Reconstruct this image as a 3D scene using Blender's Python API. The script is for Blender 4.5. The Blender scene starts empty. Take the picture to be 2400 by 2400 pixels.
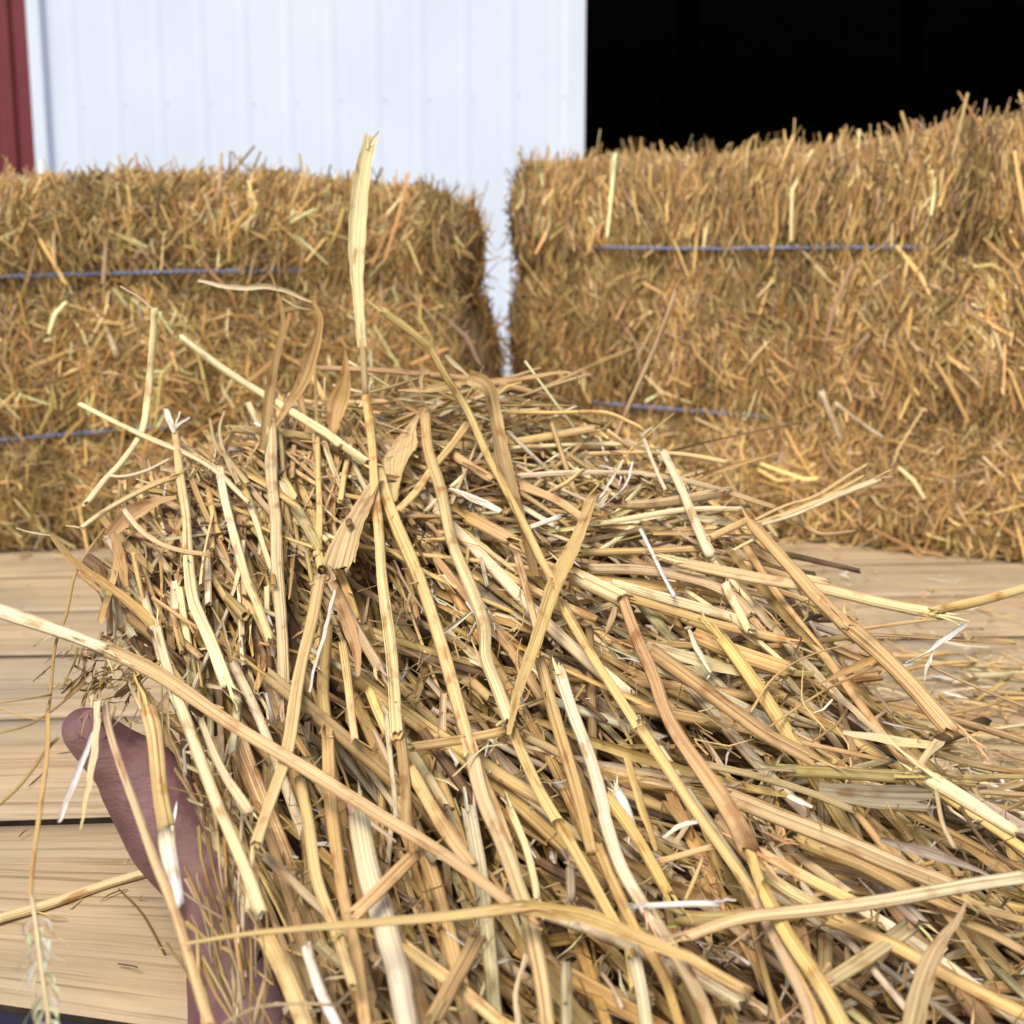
import bpy, bmesh, math, random
import numpy as np
from mathutils import Vector, Matrix, noise

R = math.radians
random.seed(11)
rng = np.random.default_rng(7)
scene = bpy.context.scene
COL = scene.collection

# ------------------------------------------------------------------ camera
FPX = 2573.0            # focal length in photo pixels (2400 wide)
CAM = Vector((0, 0, 0.224))
PITCH = R(8.6)
cam_d = bpy.data.cameras.new("camera")
cam = bpy.data.objects.new("camera", cam_d)
COL.objects.link(cam)
cam.location = CAM
cam.rotation_euler = (math.pi / 2 - PITCH, 0, 0)
cam_d.sensor_width = 36
cam_d.lens = 36 * FPX / 2400
cam_d.clip_start = 0.02
cam_d.clip_end = 500
cam_d.dof.use_dof = True
cam_d.dof.focus_distance = 0.44
cam_d.dof.aperture_fstop = 14.5
scene.camera = cam

# ------------------------------------------------------------------ light
SUN_EL, SUN_AZ = R(60), R(214)      # azimuth measured from +Y clockwise: left, a little behind the camera
w = bpy.data.worlds.new("World")
scene.world = w
w.use_nodes = True
nt = w.node_tree
bg = nt.nodes["Background"]
sky = nt.nodes.new("ShaderNodeTexSky")
sky.sky_type = 'NISHITA'
sky.sun_disc = False
sky.sun_elevation = SUN_EL
sky.sun_rotation = SUN_AZ
sky.dust_density = 3.0
sky.ozone_density = 0.7
nt.links.new(sky.outputs[0], bg.inputs[0])
bg.inputs[1].default_value = 0.14
sd = bpy.data.lights.new("sun", 'SUN')
sd.energy = 2.3
sd.angle = R(32)
sd.color = (1.0, 0.955, 0.88)
sun = bpy.data.objects.new("sun", sd)
COL.objects.link(sun)
to_sun = Vector((math.sin(SUN_AZ) * math.cos(SUN_EL), math.cos(SUN_AZ) * math.cos(SUN_EL), math.sin(SUN_EL)))
sun.rotation_euler = to_sun.to_track_quat('Z', 'Y').to_euler()
scene.view_settings.view_transform = 'Standard'
scene.view_settings.look = 'None'
scene.view_settings.exposure = 0.45
scene.view_settings.gamma = 1.0
scene.cycles.max_bounces = 6
scene.cycles.diffuse_bounces = 4


# ------------------------------------------------------------------ pixel <-> world helpers
CP, SP = math.cos(PITCH), math.sin(PITCH)
def ray(px, py):
    a = (px - 1200) / FPX
    b = (1200 - py) / FPX
    # camera forward (0,CP,-SP), up (0,SP,CP)
    return Vector((a, CP + b * SP, -SP + b * CP))
def P(px, py, d):
    return CAM + ray(px, py) * d
def on_z(px, py, z=0.0):
    r = ray(px, py)
    return CAM + r * ((z - CAM.z) / r.z)
def pile_depth(px, py):
    inv = 2.63 + 0.00127 * (py - 1850) - 0.00012 * (px - 1000)
    return 1.0 / max(inv, 1.56)

# crops used when reading the photograph: origin x, origin y, scale
CR = {'O': (0, 0, 1.24224), 'A': (0, 600, .41408), 'B': (700, 700, .41408), 'C': (1300, 900, .41408),
      'D': (0, 1200, .41408), 'E': (0, 1600, .41408), 'F': (700, 1200, .41408), 'G': (600, 1600, .41408),
      'H': (1200, 1600, .41408), 'I': (1700, 1700, .36232), 'J': (1500, 1200, .46584)}
def px_of(c, p):
    o = CR[c]
    return (o[0] + p[0] * o[2], o[1] + p[1] * o[2])


# ------------------------------------------------------------------ materials
def new_mat(name):
    m = bpy.data.materials.new(name)
    m.use_nodes = True
    t = m.node_tree
    b = t.nodes["Principled BSDF"]
    return m, t, b
def N(t, typ, **kw):
    n = t.nodes.new(typ)
    for k, v in kw.items():
        setattr(n, k, v)
    return n
def ramp(t, fac, stops):
    r = N(t, "ShaderNodeValToRGB")
    el = r.color_ramp.elements
    while len(el) < len(stops):
        el.new(0.5)
    for e, (p, c) in zip(el, stops):
        e.position = p
        e.color = (c if len(c) == 4 else (*c, 1))
    t.links.new(fac, r.inputs[0])
    return r
def mix(t, a, b, fac, mode='MIX'):
    m = N(t, "ShaderNodeMix", data_type='RGBA', blend_type=mode)
    for s, v in ((m.inputs[0], fac), (m.inputs[6], a), (m.inputs[7], b)):
        if hasattr(v, 'is_linked') or hasattr(v, 'links'):
            t.links.new(v, s)
        else:
            s.default_value = v if not isinstance(v, tuple) else (*v, 1)
    return m.outputs[2]

def straw_material(name, rough=0.5, bump=0.5, transl=0.0):
    m, t, b = new_mat(name)
    ca = N(t, "ShaderNodeAttribute", attribute_name="col")
    ta = N(t, "ShaderNodeAttribute", attribute_name="tuv")
    n1 = N(t, "ShaderNodeTexNoise"); n1.inputs['Scale'].default_value = 4.2; n1.inputs['Detail'].default_value = 2.5
    mp = N(t, "ShaderNodeMapping"); mp.inputs['Scale'].default_value = (1, 1, 2.2)
    t.links.new(ta.outputs['Vector'], mp.inputs[0])
    t.links.new(mp.outputs[0], n1.inputs['Vector'])
    mp2 = N(t, "ShaderNodeMapping"); mp2.inputs['Scale'].default_value = (.35, .35, 70)
    n2 = N(t, "ShaderNodeTexNoise"); n2.inputs['Scale'].default_value = 1.0; n2.inputs['Detail'].default_value = 4
    t.links.new(ta.outputs['Vector'], mp2.inputs[0]); t.links.new(mp2.outputs[0], n2.inputs['Vector'])
    r1 = ramp(t, n1.outputs[0], [(.30, (.50, .40, .30)), (.43, (.86, .82, .76)), (.53, (1.05, 1.05, 1.05)), (.68, (1.3, 1.32, 1.32))])
    c = mix(t, ca.outputs['Color'], r1.outputs[0], 1.0, 'MULTIPLY')
    r2 = ramp(t, n2.outputs[0], [(.32, (.66, .52, .40)), (.44, (1, 1, 1)), (.66, (1.10, 1.10, 1.05))])
    c = mix(t, c, r2.outputs[0], 1.0, 'MULTIPLY')
    n3 = N(t, "ShaderNodeTexNoise"); n3.inputs['Scale'].default_value = 900
    gm = N(t, "ShaderNodeNewGeometry"); t.links.new(gm.outputs['Position'], n3.inputs['Vector'])
    r3 = ramp(t, n3.outputs[0], [(.22, (.5, .4, .3)), (.29, (1, 1, 1))])
    c = mix(t, c, r3.outputs[0], 1.0, 'MULTIPLY')
    t.links.new(c, b.inputs['Base Color'])
    b.inputs['Roughness'].default_value = rough
    b.inputs['Specular IOR Level'].default_value = 0.22
    bp = N(t, "ShaderNodeBump"); bp.inputs['Strength'].default_value = bump; bp.inputs['Distance'].default_value = 0.0005
    t.links.new(n1.outputs[0], bp.inputs['Height']); t.links.new(bp.outputs[0], b.inputs['Normal'])
    if transl:
        tr = N(t, "ShaderNodeBsdfTranslucent"); t.links.new(c, tr.inputs[0])
        ms = N(t, "ShaderNodeMixShader"); ms.inputs[0].default_value = transl
        t.links.new(b.outputs[0], ms.inputs[1]); t.links.new(tr.outputs[0], ms.inputs[2])
        t.links.new(ms.outputs[0], t.nodes['Material Output'].inputs[0])
    return m
M_STALK = straw_material("straw_stalk", .50, .45)
M_LEAF = straw_material("straw_leaf", .5, .4, .2)

def blade_material(name):
    m, t, b = new_mat(name)
    ca = N(t, "ShaderNodeAttribute", attribute_name="col")
    t.links.new(ca.outputs['Color'], b.inputs['Base Color'])
    b.inputs['Roughness'].default_value = .5
    b.inputs['Specular IOR Level'].default_value = .3
    return m
M_BLADE = blade_material("bale_straw")

def bale_core_material():
    m, t, b = new_mat("bale_core")
    tc = N(t, "ShaderNodeTexCoord")
    mp = N(t, "ShaderNodeMapping"); mp.inputs['Scale'].default_value = (120, 120, 22)
    n = N(t, "ShaderNodeTexNoise"); n.inputs['Scale'].default_value = 1; n.inputs['Detail'].default_value = 4
    t.links.new(tc.outputs['Object'], mp.inputs[0]); t.links.new(mp.outputs[0], n.inputs['Vector'])
    r = ramp(t, n.outputs[0], [(.3, (.08, .048, .02)), (.6, (.28, .175, .07))])
    t.links.new(r.outputs[0], b.inputs['Base Color'])
    b.inputs['Roughness'].default_value = .8
    bp = N(t, "ShaderNodeBump"); bp.inputs['Distance'].default_value = .006
    t.links.new(n.outputs[0], bp.inputs['Height']); t.links.new(bp.outputs[0], b.inputs['Normal'])
    return m
M_CORE = bale_core_material()

def simple(name, col, rough=.6, spec=.4, nscale=0, var=.25, metal=0, bump=0):
    m, t, b = new_mat(name)
    b.inputs['Roughness'].default_value = rough
    b.inputs['Specular IOR Level'].default_value = spec
    b.inputs['Metallic'].default_value = metal
    if nscale:
        tc = N(t, "ShaderNodeTexCoord")
        n = N(t, "ShaderNodeTexNoise"); n.inputs['Scale'].default_value = nscale; n.inputs['Detail'].default_value = 6
        t.links.new(tc.outputs['Object'], n.inputs['Vector'])
        lo = tuple(x * (1 - var) for x in col); hi = tuple(min(1, x * (1 + var)) for x in col)
        r = ramp(t, n.outputs[0], [(.3, lo), (.7, hi)])
        t.links.new(r.outputs[0], b.inputs['Base Color'])
        if bump:
            bp = N(t, "ShaderNodeBump"); bp.inputs['Distance'].default_value = bump
            t.links.new(n.outputs[0], bp.inputs['Height']); t.links.new(bp.outputs[0], b.inputs['Normal'])
    else:
        b.inputs['Base Color'].default_value = (*col, 1)
    return m

def wood_material():
    m, t, b = new_mat("weathered_plank")
    uv = N(t, "ShaderNodeAttribute", attribute_name="tuv")     # x along the board, y across, z board seed
    mp = N(t, "ShaderNodeMapping"); mp.inputs['Scale'].default_value = (3.0, 60, 1)
    wn = N(t, "ShaderNodeTexNoise"); wn.inputs['Scale'].default_value = 5
    t.links.new(uv.outputs['Vector'], wn.inputs['Vector'])
    off = N(t, "ShaderNodeVectorMath", operation='MULTIPLY_ADD')
    off.inputs[1].default_value = (0, .018, 0)
    t.links.new(wn.outputs[1], off.inputs[0]); t.links.new(uv.outputs['Vector'], off.inputs[2])
    t.links.new(off.outputs[0], mp.inputs[0])
    n1 = N(t, "ShaderNodeTexNoise"); n1.inputs['Scale'].default_value = 1.0; n1.inputs['Detail'].default_value = 6; n1.inputs['Roughness'].default_value = .62
    t.links.new(mp.outputs[0], n1.inputs['Vector'])
    mp2 = N(t, "ShaderNodeMapping"); mp2.inputs['Scale'].default_value = (9, 330, 1)
    t.links.new(off.outputs[0], mp2.inputs[0])
    n2 = N(t, "ShaderNodeTexNoise"); n2.inputs['Scale'].default_value = 1; n2.inputs['Detail'].default_value = 5
    t.links.new(mp2.outputs[0], n2.inputs['Vector'])
    r1 = ramp(t, n1.outputs[0], [(.24, (.25, .175, .10)), (.38, (.40, .295, .18)), (.55, (.46, .35, .22)), (.75, (.51, .405, .265))])
    r2 = ramp(t, n2.outputs[0], [(.33, (.55, .50, .45)), (.46, (1, 1, 1)), (.7, (1.06, 1.06, 1.06))])
    c = mix(t, r1.outputs[0], r2.outputs[0], .8, 'MULTIPLY')
    n3 = N(t, "ShaderNodeTexNoise"); n3.inputs['Scale'].default_value = 9; n3.inputs['Detail'].default_value = 3
    t.links.new(uv.outputs['Vector'], n3.inputs['Vector'])
    r3 = ramp(t, n3.outputs[0], [(.35, (.80, .82, .84)), (.6, (1.05, 1.0, .95))])
    c = mix(t, c, r3.outputs[0], 1.0, 'MULTIPLY')
    t.links.new(c, b.inputs['Base Color'])
    b.inputs['Roughness'].default_value = .72
    b.inputs['Specular IOR Level'].default_value = .25
    ad = N(t, "ShaderNodeMath", operation='ADD')
    t.links.new(n1.outputs[0], ad.inputs[0]); t.links.new(n2.outputs[0], ad.inputs[1])
    bp = N(t, "ShaderNodeBump"); bp.inputs['Distance'].default_value = .0012; bp.inputs['Strength'].default_value = .7
    t.links.new(ad.outputs[0], bp.inputs['Height']); t.links.new(bp.outputs[0], b.inputs['Normal'])
    return m
M_WOOD = wood_material()


# ------------------------------------------------------------------ mesh / object helpers
def link(name, me, mat, parent=None, smooth=True):
    o = bpy.data.objects.new(name, me)
    COL.objects.link(o)
    if mat:
        me.materials.append(mat)
    if parent:
        o.parent = parent
    if smooth and me.polygons:
        me.polygons.foreach_set('use_smooth', [True] * len(me.polygons))
    return o
def tag(o, label=None, cat=None, group=None, kind=None):
    if label: o['label'] = label
    if cat: o['category'] = cat
    if group: o['group'] = group
    if kind: o['kind'] = kind
    return o
def thing(name, label, cat, loc=(0, 0, 0), rotz=0, group=None):
    o = bpy.data.objects.new(name, None)
    COL.objects.link(o)
    o.empty_display_size = .05
    o.location = loc
    o.rotation_euler = (0, 0, rotz)
    return tag(o, label, cat, group)

class MB:
    """collects verts, faces and the two point attributes col and tuv"""
    def __init__(s):
        s.v = []; s.f = []; s.c = []; s.t = []
    def mesh(s, name, origin=None):
        me = bpy.data.meshes.new(name)
        vs = s.v if origin is None else [(x - origin[0], y - origin[1], z - origin[2]) for x, y, z in s.v]
        me.from_pydata(vs, [], s.f)
        if s.c:
            a = me.attributes.new("col", 'FLOAT_COLOR', 'POINT')
            a.data.foreach_set('color', np.array(s.c, dtype=np.float32).ravel())
            a = me.attributes.new("tuv", 'FLOAT_VECTOR', 'POINT')
            a.data.foreach_set('vector', np.array(s.t, dtype=np.float32).ravel())
        me.update()
        return me
    def box(s, x0, x1, y0, y1, z0, z1):
        b = len(s.v)
        s.v += [(x, y, z) for z in (z0, z1) for y in (y0, y1) for x in (x0, x1)]
        for q in ((0, 2, 3, 1), (4, 5, 7, 6), (0, 1, 5, 4), (2, 6, 7, 3), (0, 4, 6, 2), (1, 3, 7, 5)):
            s.f.append(tuple(b + k for k in q))

def resample(pts, step):
    """Catmull-Rom through pts (Vectors); returns evenly spaced points"""
    if len(pts) == 2:
        pts = [pts[0], (pts[0] + pts[1]) / 2, pts[1]]
    ext = [pts[0] * 2 - pts[1]] + list(pts) + [pts[-1] * 2 - pts[-2]]
    dense = []
    for i in range(1, len(ext) - 2):
        p0, p1, p2, p3 = ext[i - 1:i + 3]
        for k in range(12):
            u = k / 12
            dense.append(.5 * ((2 * p1) + (p2 - p0) * u + (2 * p0 - 5 * p1 + 4 * p2 - p3) * u * u + (3 * p1 - p0 - 3 * p2 + p3) * u ** 3))
    dense.append(ext[-2])
    L = [0]
    for a, b in zip(dense, dense[1:]):
        L.append(L[-1] + (b - a).length)
    n = max(3, int(round(L[-1] / step)) + 1)
    out = []
    j = 0
    for k in range(n):
        s = L[-1] * k / (n - 1)
        while j < len(L) - 2 and L[j + 1] < s:
            j += 1
        u = (s - L[j]) / max(1e-9, L[j + 1] - L[j])
        out.append(dense[j].lerp(dense[j + 1], min(1, max(0, u))))
    return out, L[-1]

def frames(path):
    fr = []
    prev = None
    for i, p in enumerate(path):
        d = (path[min(i + 1, len(path) - 1)] - path[max(i - 1, 0)])
        d = d.normalized() if d.length > 1e-9 else Vector((0, 0, 1))
        if prev is None:
            # first side axis: flat straws settle facing partly upwards
            s = d.cross((p - CAM).normalized() + Vector((.35, .1, -.75))).normalized()
        else:
            s = (prev - d * prev.dot(d)).normalized()
        prev = s
        fr.append((d, s, d.cross(s).normalized()))
    return fr

PAL = {'y': (.60, .415, .170), 'p': (.69, .56, .32), 'o': (.54, .345, .14), 'a': (.56, .44, .27), 'b': (.39, .255, .110), 'v': (.62, .45, .24), 'w': (.74, .69, .58), 'c': (.82, .73, .47),
       'g': (.39, .28, .115), 'd': (.16, .095, .045), 'k': (.50, .36, .19), 's': (.36, .29, .19), 'm': (.56, .48, .29)}
def colour(key, rnd, j=.1):
    c = PAL[key]
    f = 1 + rnd.uniform(-j, j)
    return (c[0] * f, c[1] * f * (1 + rnd.uniform(-.05, .05)), c[2] * f * (1 + rnd.uniform(-.18, .18)))

def add_tube(mb, pts, r0, r1, col, col2=None, sides=10, step=.006, flat=.78, nodes=(), rnd=random, wob=.0004, hollow=True, taper=False):
    path, L = resample(pts, step)
    fr = frames(path)
    n = len(path)
    seed = rnd.uniform(0, 500)
    ph = rnd.uniform(0, 6.28)
    roll = rnd.uniform(-.5, .5)
    base = len(mb.v)
    dk = tuple(c * .55 for c in col[:3])
    for i, (p, (d, s, q)) in enumerate(zip(path, fr)):
        u = i / (n - 1)
        r = r0 + (r1 - r0) * u
        r *= 1 + .05 * math.sin(ph + u * L * 60) + .02 * math.sin(ph * 2 + u * L * 310)
        cc = tuple(a + (b - a) * u for a, b in zip(col, col2 or col))
        for nd in nodes:
            dd = abs(u - nd) * L
            if dd < r * 2.0:
                k = 1 - dd / (r * 2.0)
                r *= 1 + .14 * k
                cc = tuple(a + (b - a) * k * .8 for a, b in zip(cc, dk))
        if taper:
            r *= min(1, (1 - u) * 6 + .15)
        w1 = wob * math.sin(seed + u * L * 60); w2 = wob * math.sin(seed * 2 + u * L * 83)
        c0 = p + s * w1 + q * w2
        fl = flat + .12 * math.sin(seed + u * L * 45)
        for k in range(sides):
            a = 2 * math.pi * k / sides
            a2 = a + roll
            ca, sa = math.cos(a), math.sin(a)
            rr = r * (1 + .09 * math.sin(3 * a + seed))
            jit = 0
            if i in (0, n - 1):
                jit = rnd.uniform(-.9, 1.1) * r
            v = c0 + s * (ca * rr) + q * (sa * rr * fl) + d * (jit if i else -jit)
            mb.v.append(tuple(v))
            mb.c.append((*cc, 1))
            mb.t.append((math.cos(a2) * 1.1 + seed, math.sin(a2) * 1.1 + seed * .7, u * L + seed))
    for i in range(n - 1):
        for k in range(sides):
            k2 = (k + 1) % sides
            mb.f.append((base + i * sides + k, base + i * sides + k2, base + (i + 1) * sides + k2, base + (i + 1) * sides + k))
    for e in (0, 1):      # hollow ends: a rim, then a recessed pith
        i = 0 if e == 0 else n - 1
        d, s, q = fr[i]
        inw = d if e == 0 else -d
        ring = [base + i * sides + k for k in range(sides)]
        cen = sum((Vector(mb.v[k]) for k in ring), Vector()) / sides
        b2 = len(mb.v)
        for lvl, (sc, dep) in enumerate(((.68, 0.0), (.6, 1.6))):
            for k in ring:
                v = Vector(mb.v[k])
                rr = (r0 if e == 0 else r1)
                mb.v.append(tuple(cen + (v - cen) * sc + inw * dep * rr))
                mb.c.append((*(c * (1 if lvl == 0 else .8) for c in col[:3]), 1))
                mb.t.append(mb.t[k])
        for k in range(sides):
            k2 = (k + 1) % sides
            a, b = ring[k], ring[k2]
            c, dd = b2 + k2, b2 + k
            e1, e2 = b2 + sides + k2, b2 + sides + k
            if e == 0:
                mb.f.append((b, a, dd, c)); mb.f.append((c, dd, e2, e1))
            else:
                mb.f.append((a, b, c, dd)); mb.f.append((dd, c, e1, e2))
        cap = [b2 + sides + k for k in range(sides)]
        mb.f.append(tuple(cap if e == 1 else cap[::-1]))

def add_fray(mb, pts, r0, r1, col, rnd):
    """a few torn fibres leaving either end of a stalk"""
    for e, (a, b, r) in enumerate(((pts[0], pts[1], r0), (pts[-1], pts[-2], r1))):
        if rnd.random() < .45: continue
        d = (a - b).normalized()
        s = d.cross(Vector((rnd.uniform(-1, 1), rnd.uniform(-1, 1), rnd.uniform(-1, 1)))).normalized()
        q = d.cross(s)
        for k in range(rnd.randint(2, 4)):
            an = rnd.uniform(0, 6.28)
            o = s * math.cos(an) + q * math.sin(an)
            L = r * rnd.uniform(3, 9)
            p0 = a - d * r * 2 + o * r * .6
            p1 = a + d * L * .4 + o * r * rnd.uniform(.6, 1.3)
            p2 = a + d * L + o * r * rnd.uniform(.5, 3.0)
            add_leaf(mb, [p0, p1, p2], r * .35, r * .25, r * .05, tuple(min(.85, c * rnd.uniform(.95, 1.35)) for c in col), twist=.4, step=.003, rnd=rnd)

def add_leaf(mb, pts, w0, w1, w2, col, col2=None, twist=0.5, step=.006, rnd=random, fold=.35, torn=False):
    """a dry leaf blade: curved cross-section of seven verts, own twist, width w0 -> w1 (middle) -> w2"""
    path, L = resample(pts, step)
    fr = frames(path)
    n = len(path)
    seed = rnd.uniform(0, 500)
    base = len(mb.v)
    K = 7
    tw0 = rnd.uniform(-.35, .35)
    for i, (p, (d, s, q)) in enumerate(zip(path, fr)):
        u = i / (n - 1)
        ww = (w0 + (w1 - w0) * u * 2) if u < .5 else (w1 + (w2 - w1) * (u - .5) * 2)
        ww *= 1 + .10 * math.sin(seed + u * L * 70)
        an = tw0 + twist * math.sin(seed + u * 3.2)
        S = s * math.cos(an) + q * math.sin(an)
        Q = -s * math.sin(an) + q * math.cos(an)
        cc = tuple(a + (b - a) * u for a, b in zip(col, col2 or col))
        fo = fold * (1 + .6 * math.sin(seed * 3 + u * L * 55))
        for k in range(K):
            x = (k / (K - 1) - .5) * 2
            jag = 0
            if torn and i == n - 1:
                jag = rnd.uniform(-1.2, 1.2) * ww
            ed = .0002 * math.sin(seed + k * 2 + u * L * 400) * abs(x)
            v = p + S * (x * ww + ed) + Q * (fo * ww * (x * x)) + d * jag
            mb.v.append(tuple(v))
            mb.c.append((*cc, 1))
            mb.t.append((x * 2.2 + seed, seed * .7, u * L + seed))
    for i in range(n - 1):
        for k in range(K - 1):
            a = base + i * K + k
            mb.f.append((a, a + 1, a + K + 1, a + K))

def centre(mb):
    a = np.array(mb.v)
    return tuple(a.mean(0))

def blades(P0, D, NV, length, width, col, bow, curl=None):
    """many bent straw pieces at once. P0 centre, D unit direction, NV unit outward normal (all n x 3)"""
    n = len(P0)
    S = np.cross(D, NV); S /= np.linalg.norm(S, axis=1)[:, None] + 1e-9
    V = np.zeros((n, 3, 3, 3))
    for i, u in enumerate((-.5, .02, .5)):
        c = P0 + D * (u * length)[:, None] + NV * (bow * (1 - 4 * u * u))[:, None]
        if curl is not None: c = c + S * (curl * length * (1 - 4 * u * u))[:, None]
        wd = width * (1.0 if i == 1 else .75)
        for k, x in enumerate((-1, 0, 1)):
            V[:, i, k] = c + S * (x * wd * .5)[:, None] + NV * ((x == 0) * wd * .28)[:, None]
    V = V.reshape(-1, 3)
    q = []
    for i in range(2):
        for k in range(2):
            a = i * 3 + k
            q.append((a, a + 1, a + 4, a + 3))
    q = np.array(q)
    Fc = (np.arange(n)[:, None, None] * 9 + q[None]).reshape(-1, 4)
    C = np.repeat(np.concatenate([col, np.ones((n, 1))], 1), 9, axis=0)
    return V, Fc, C
def blades_mesh(name, parts):
    Vs, Fs, Cs = [], [], []
    b = 0
    for V, Fc, C in parts:
        Vs.append(V); Fs.append(Fc + b); Cs.append(C); b += len(V)
    V = np.concatenate(Vs); Fc = np.concatenate(Fs); C = np.concatenate(Cs)
    me = bpy.data.meshes.new(name)
    me.vertices.add(len(V)); me.vertices.foreach_set('co', V.astype(np.float32).ravel())
    me.loops.add(len(Fc) * 4); me.loops.foreach_set('vertex_index', Fc.astype(np.int32).ravel())
    me.polygons.add(len(Fc))
    me.polygons.foreach_set('loop_start', (np.arange(len(Fc)) * 4).astype(np.int32))
    me.polygons.foreach_set('loop_total', np.full(len(Fc), 4, dtype=np.int32))
    me.update(calc_edges=True)
    a = me.attributes.new("col", 'FLOAT_COLOR', 'POINT')
    a.data.foreach_set('color', C.astype(np.float32).ravel())
    return me


# ------------------------------------------------------------------ setting: ground
def ground():
    m = simple("gravel", (.20, .18, .15), .9, .2, 14, .45, bump=.02)
    mb = MB()
    mb.v = [(-150, -150, -.95), (150, -150, -.95), (150, 150, -.95), (-150, 150, -.95)]
    mb.f = [(0, 1, 2, 3)]
    o = link("ground", mb.mesh("ground"), m, smooth=False)
    tag(o, kind='structure')
ground()

# ------------------------------------------------------------------ barn
def ribbed(x0, x1, z0, z1, pitch, depth, y=0.0, minor=True):
    """corrugated sheet, ribs towards -Y, extruded in Z; returns MB"""
    prof = []
    x = x0
    prof.append((x, 0))
    k = math.ceil(x0 / pitch)
    while k * pitch + .03 < x1:
        c = k * pitch
        if c - .03 > x0:
            prof += [(c - .026, 0), (c - .012, -depth), (c + .012, -depth), (c + .026, 0)]
            if minor and c + pitch / 2 + .02 < x1:
                for f in (.34, .66):
                    h = c + pitch * f
                    prof += [(h - .009, 0), (h - .003, -depth * .22), (h + .003, -depth * .22), (h + .009, 0)]
        k += 1
    prof.append((x1, 0))
    mb = MB()
    for px, py in prof:
        mb.v += [(px, y + py, z0), (px, y + py, z1)]
    for i in range(len(prof) - 1):
        mb.f.append((2 * i, 2 * i + 2, 2 * i + 3, 2 * i + 1))
    return mb

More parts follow.
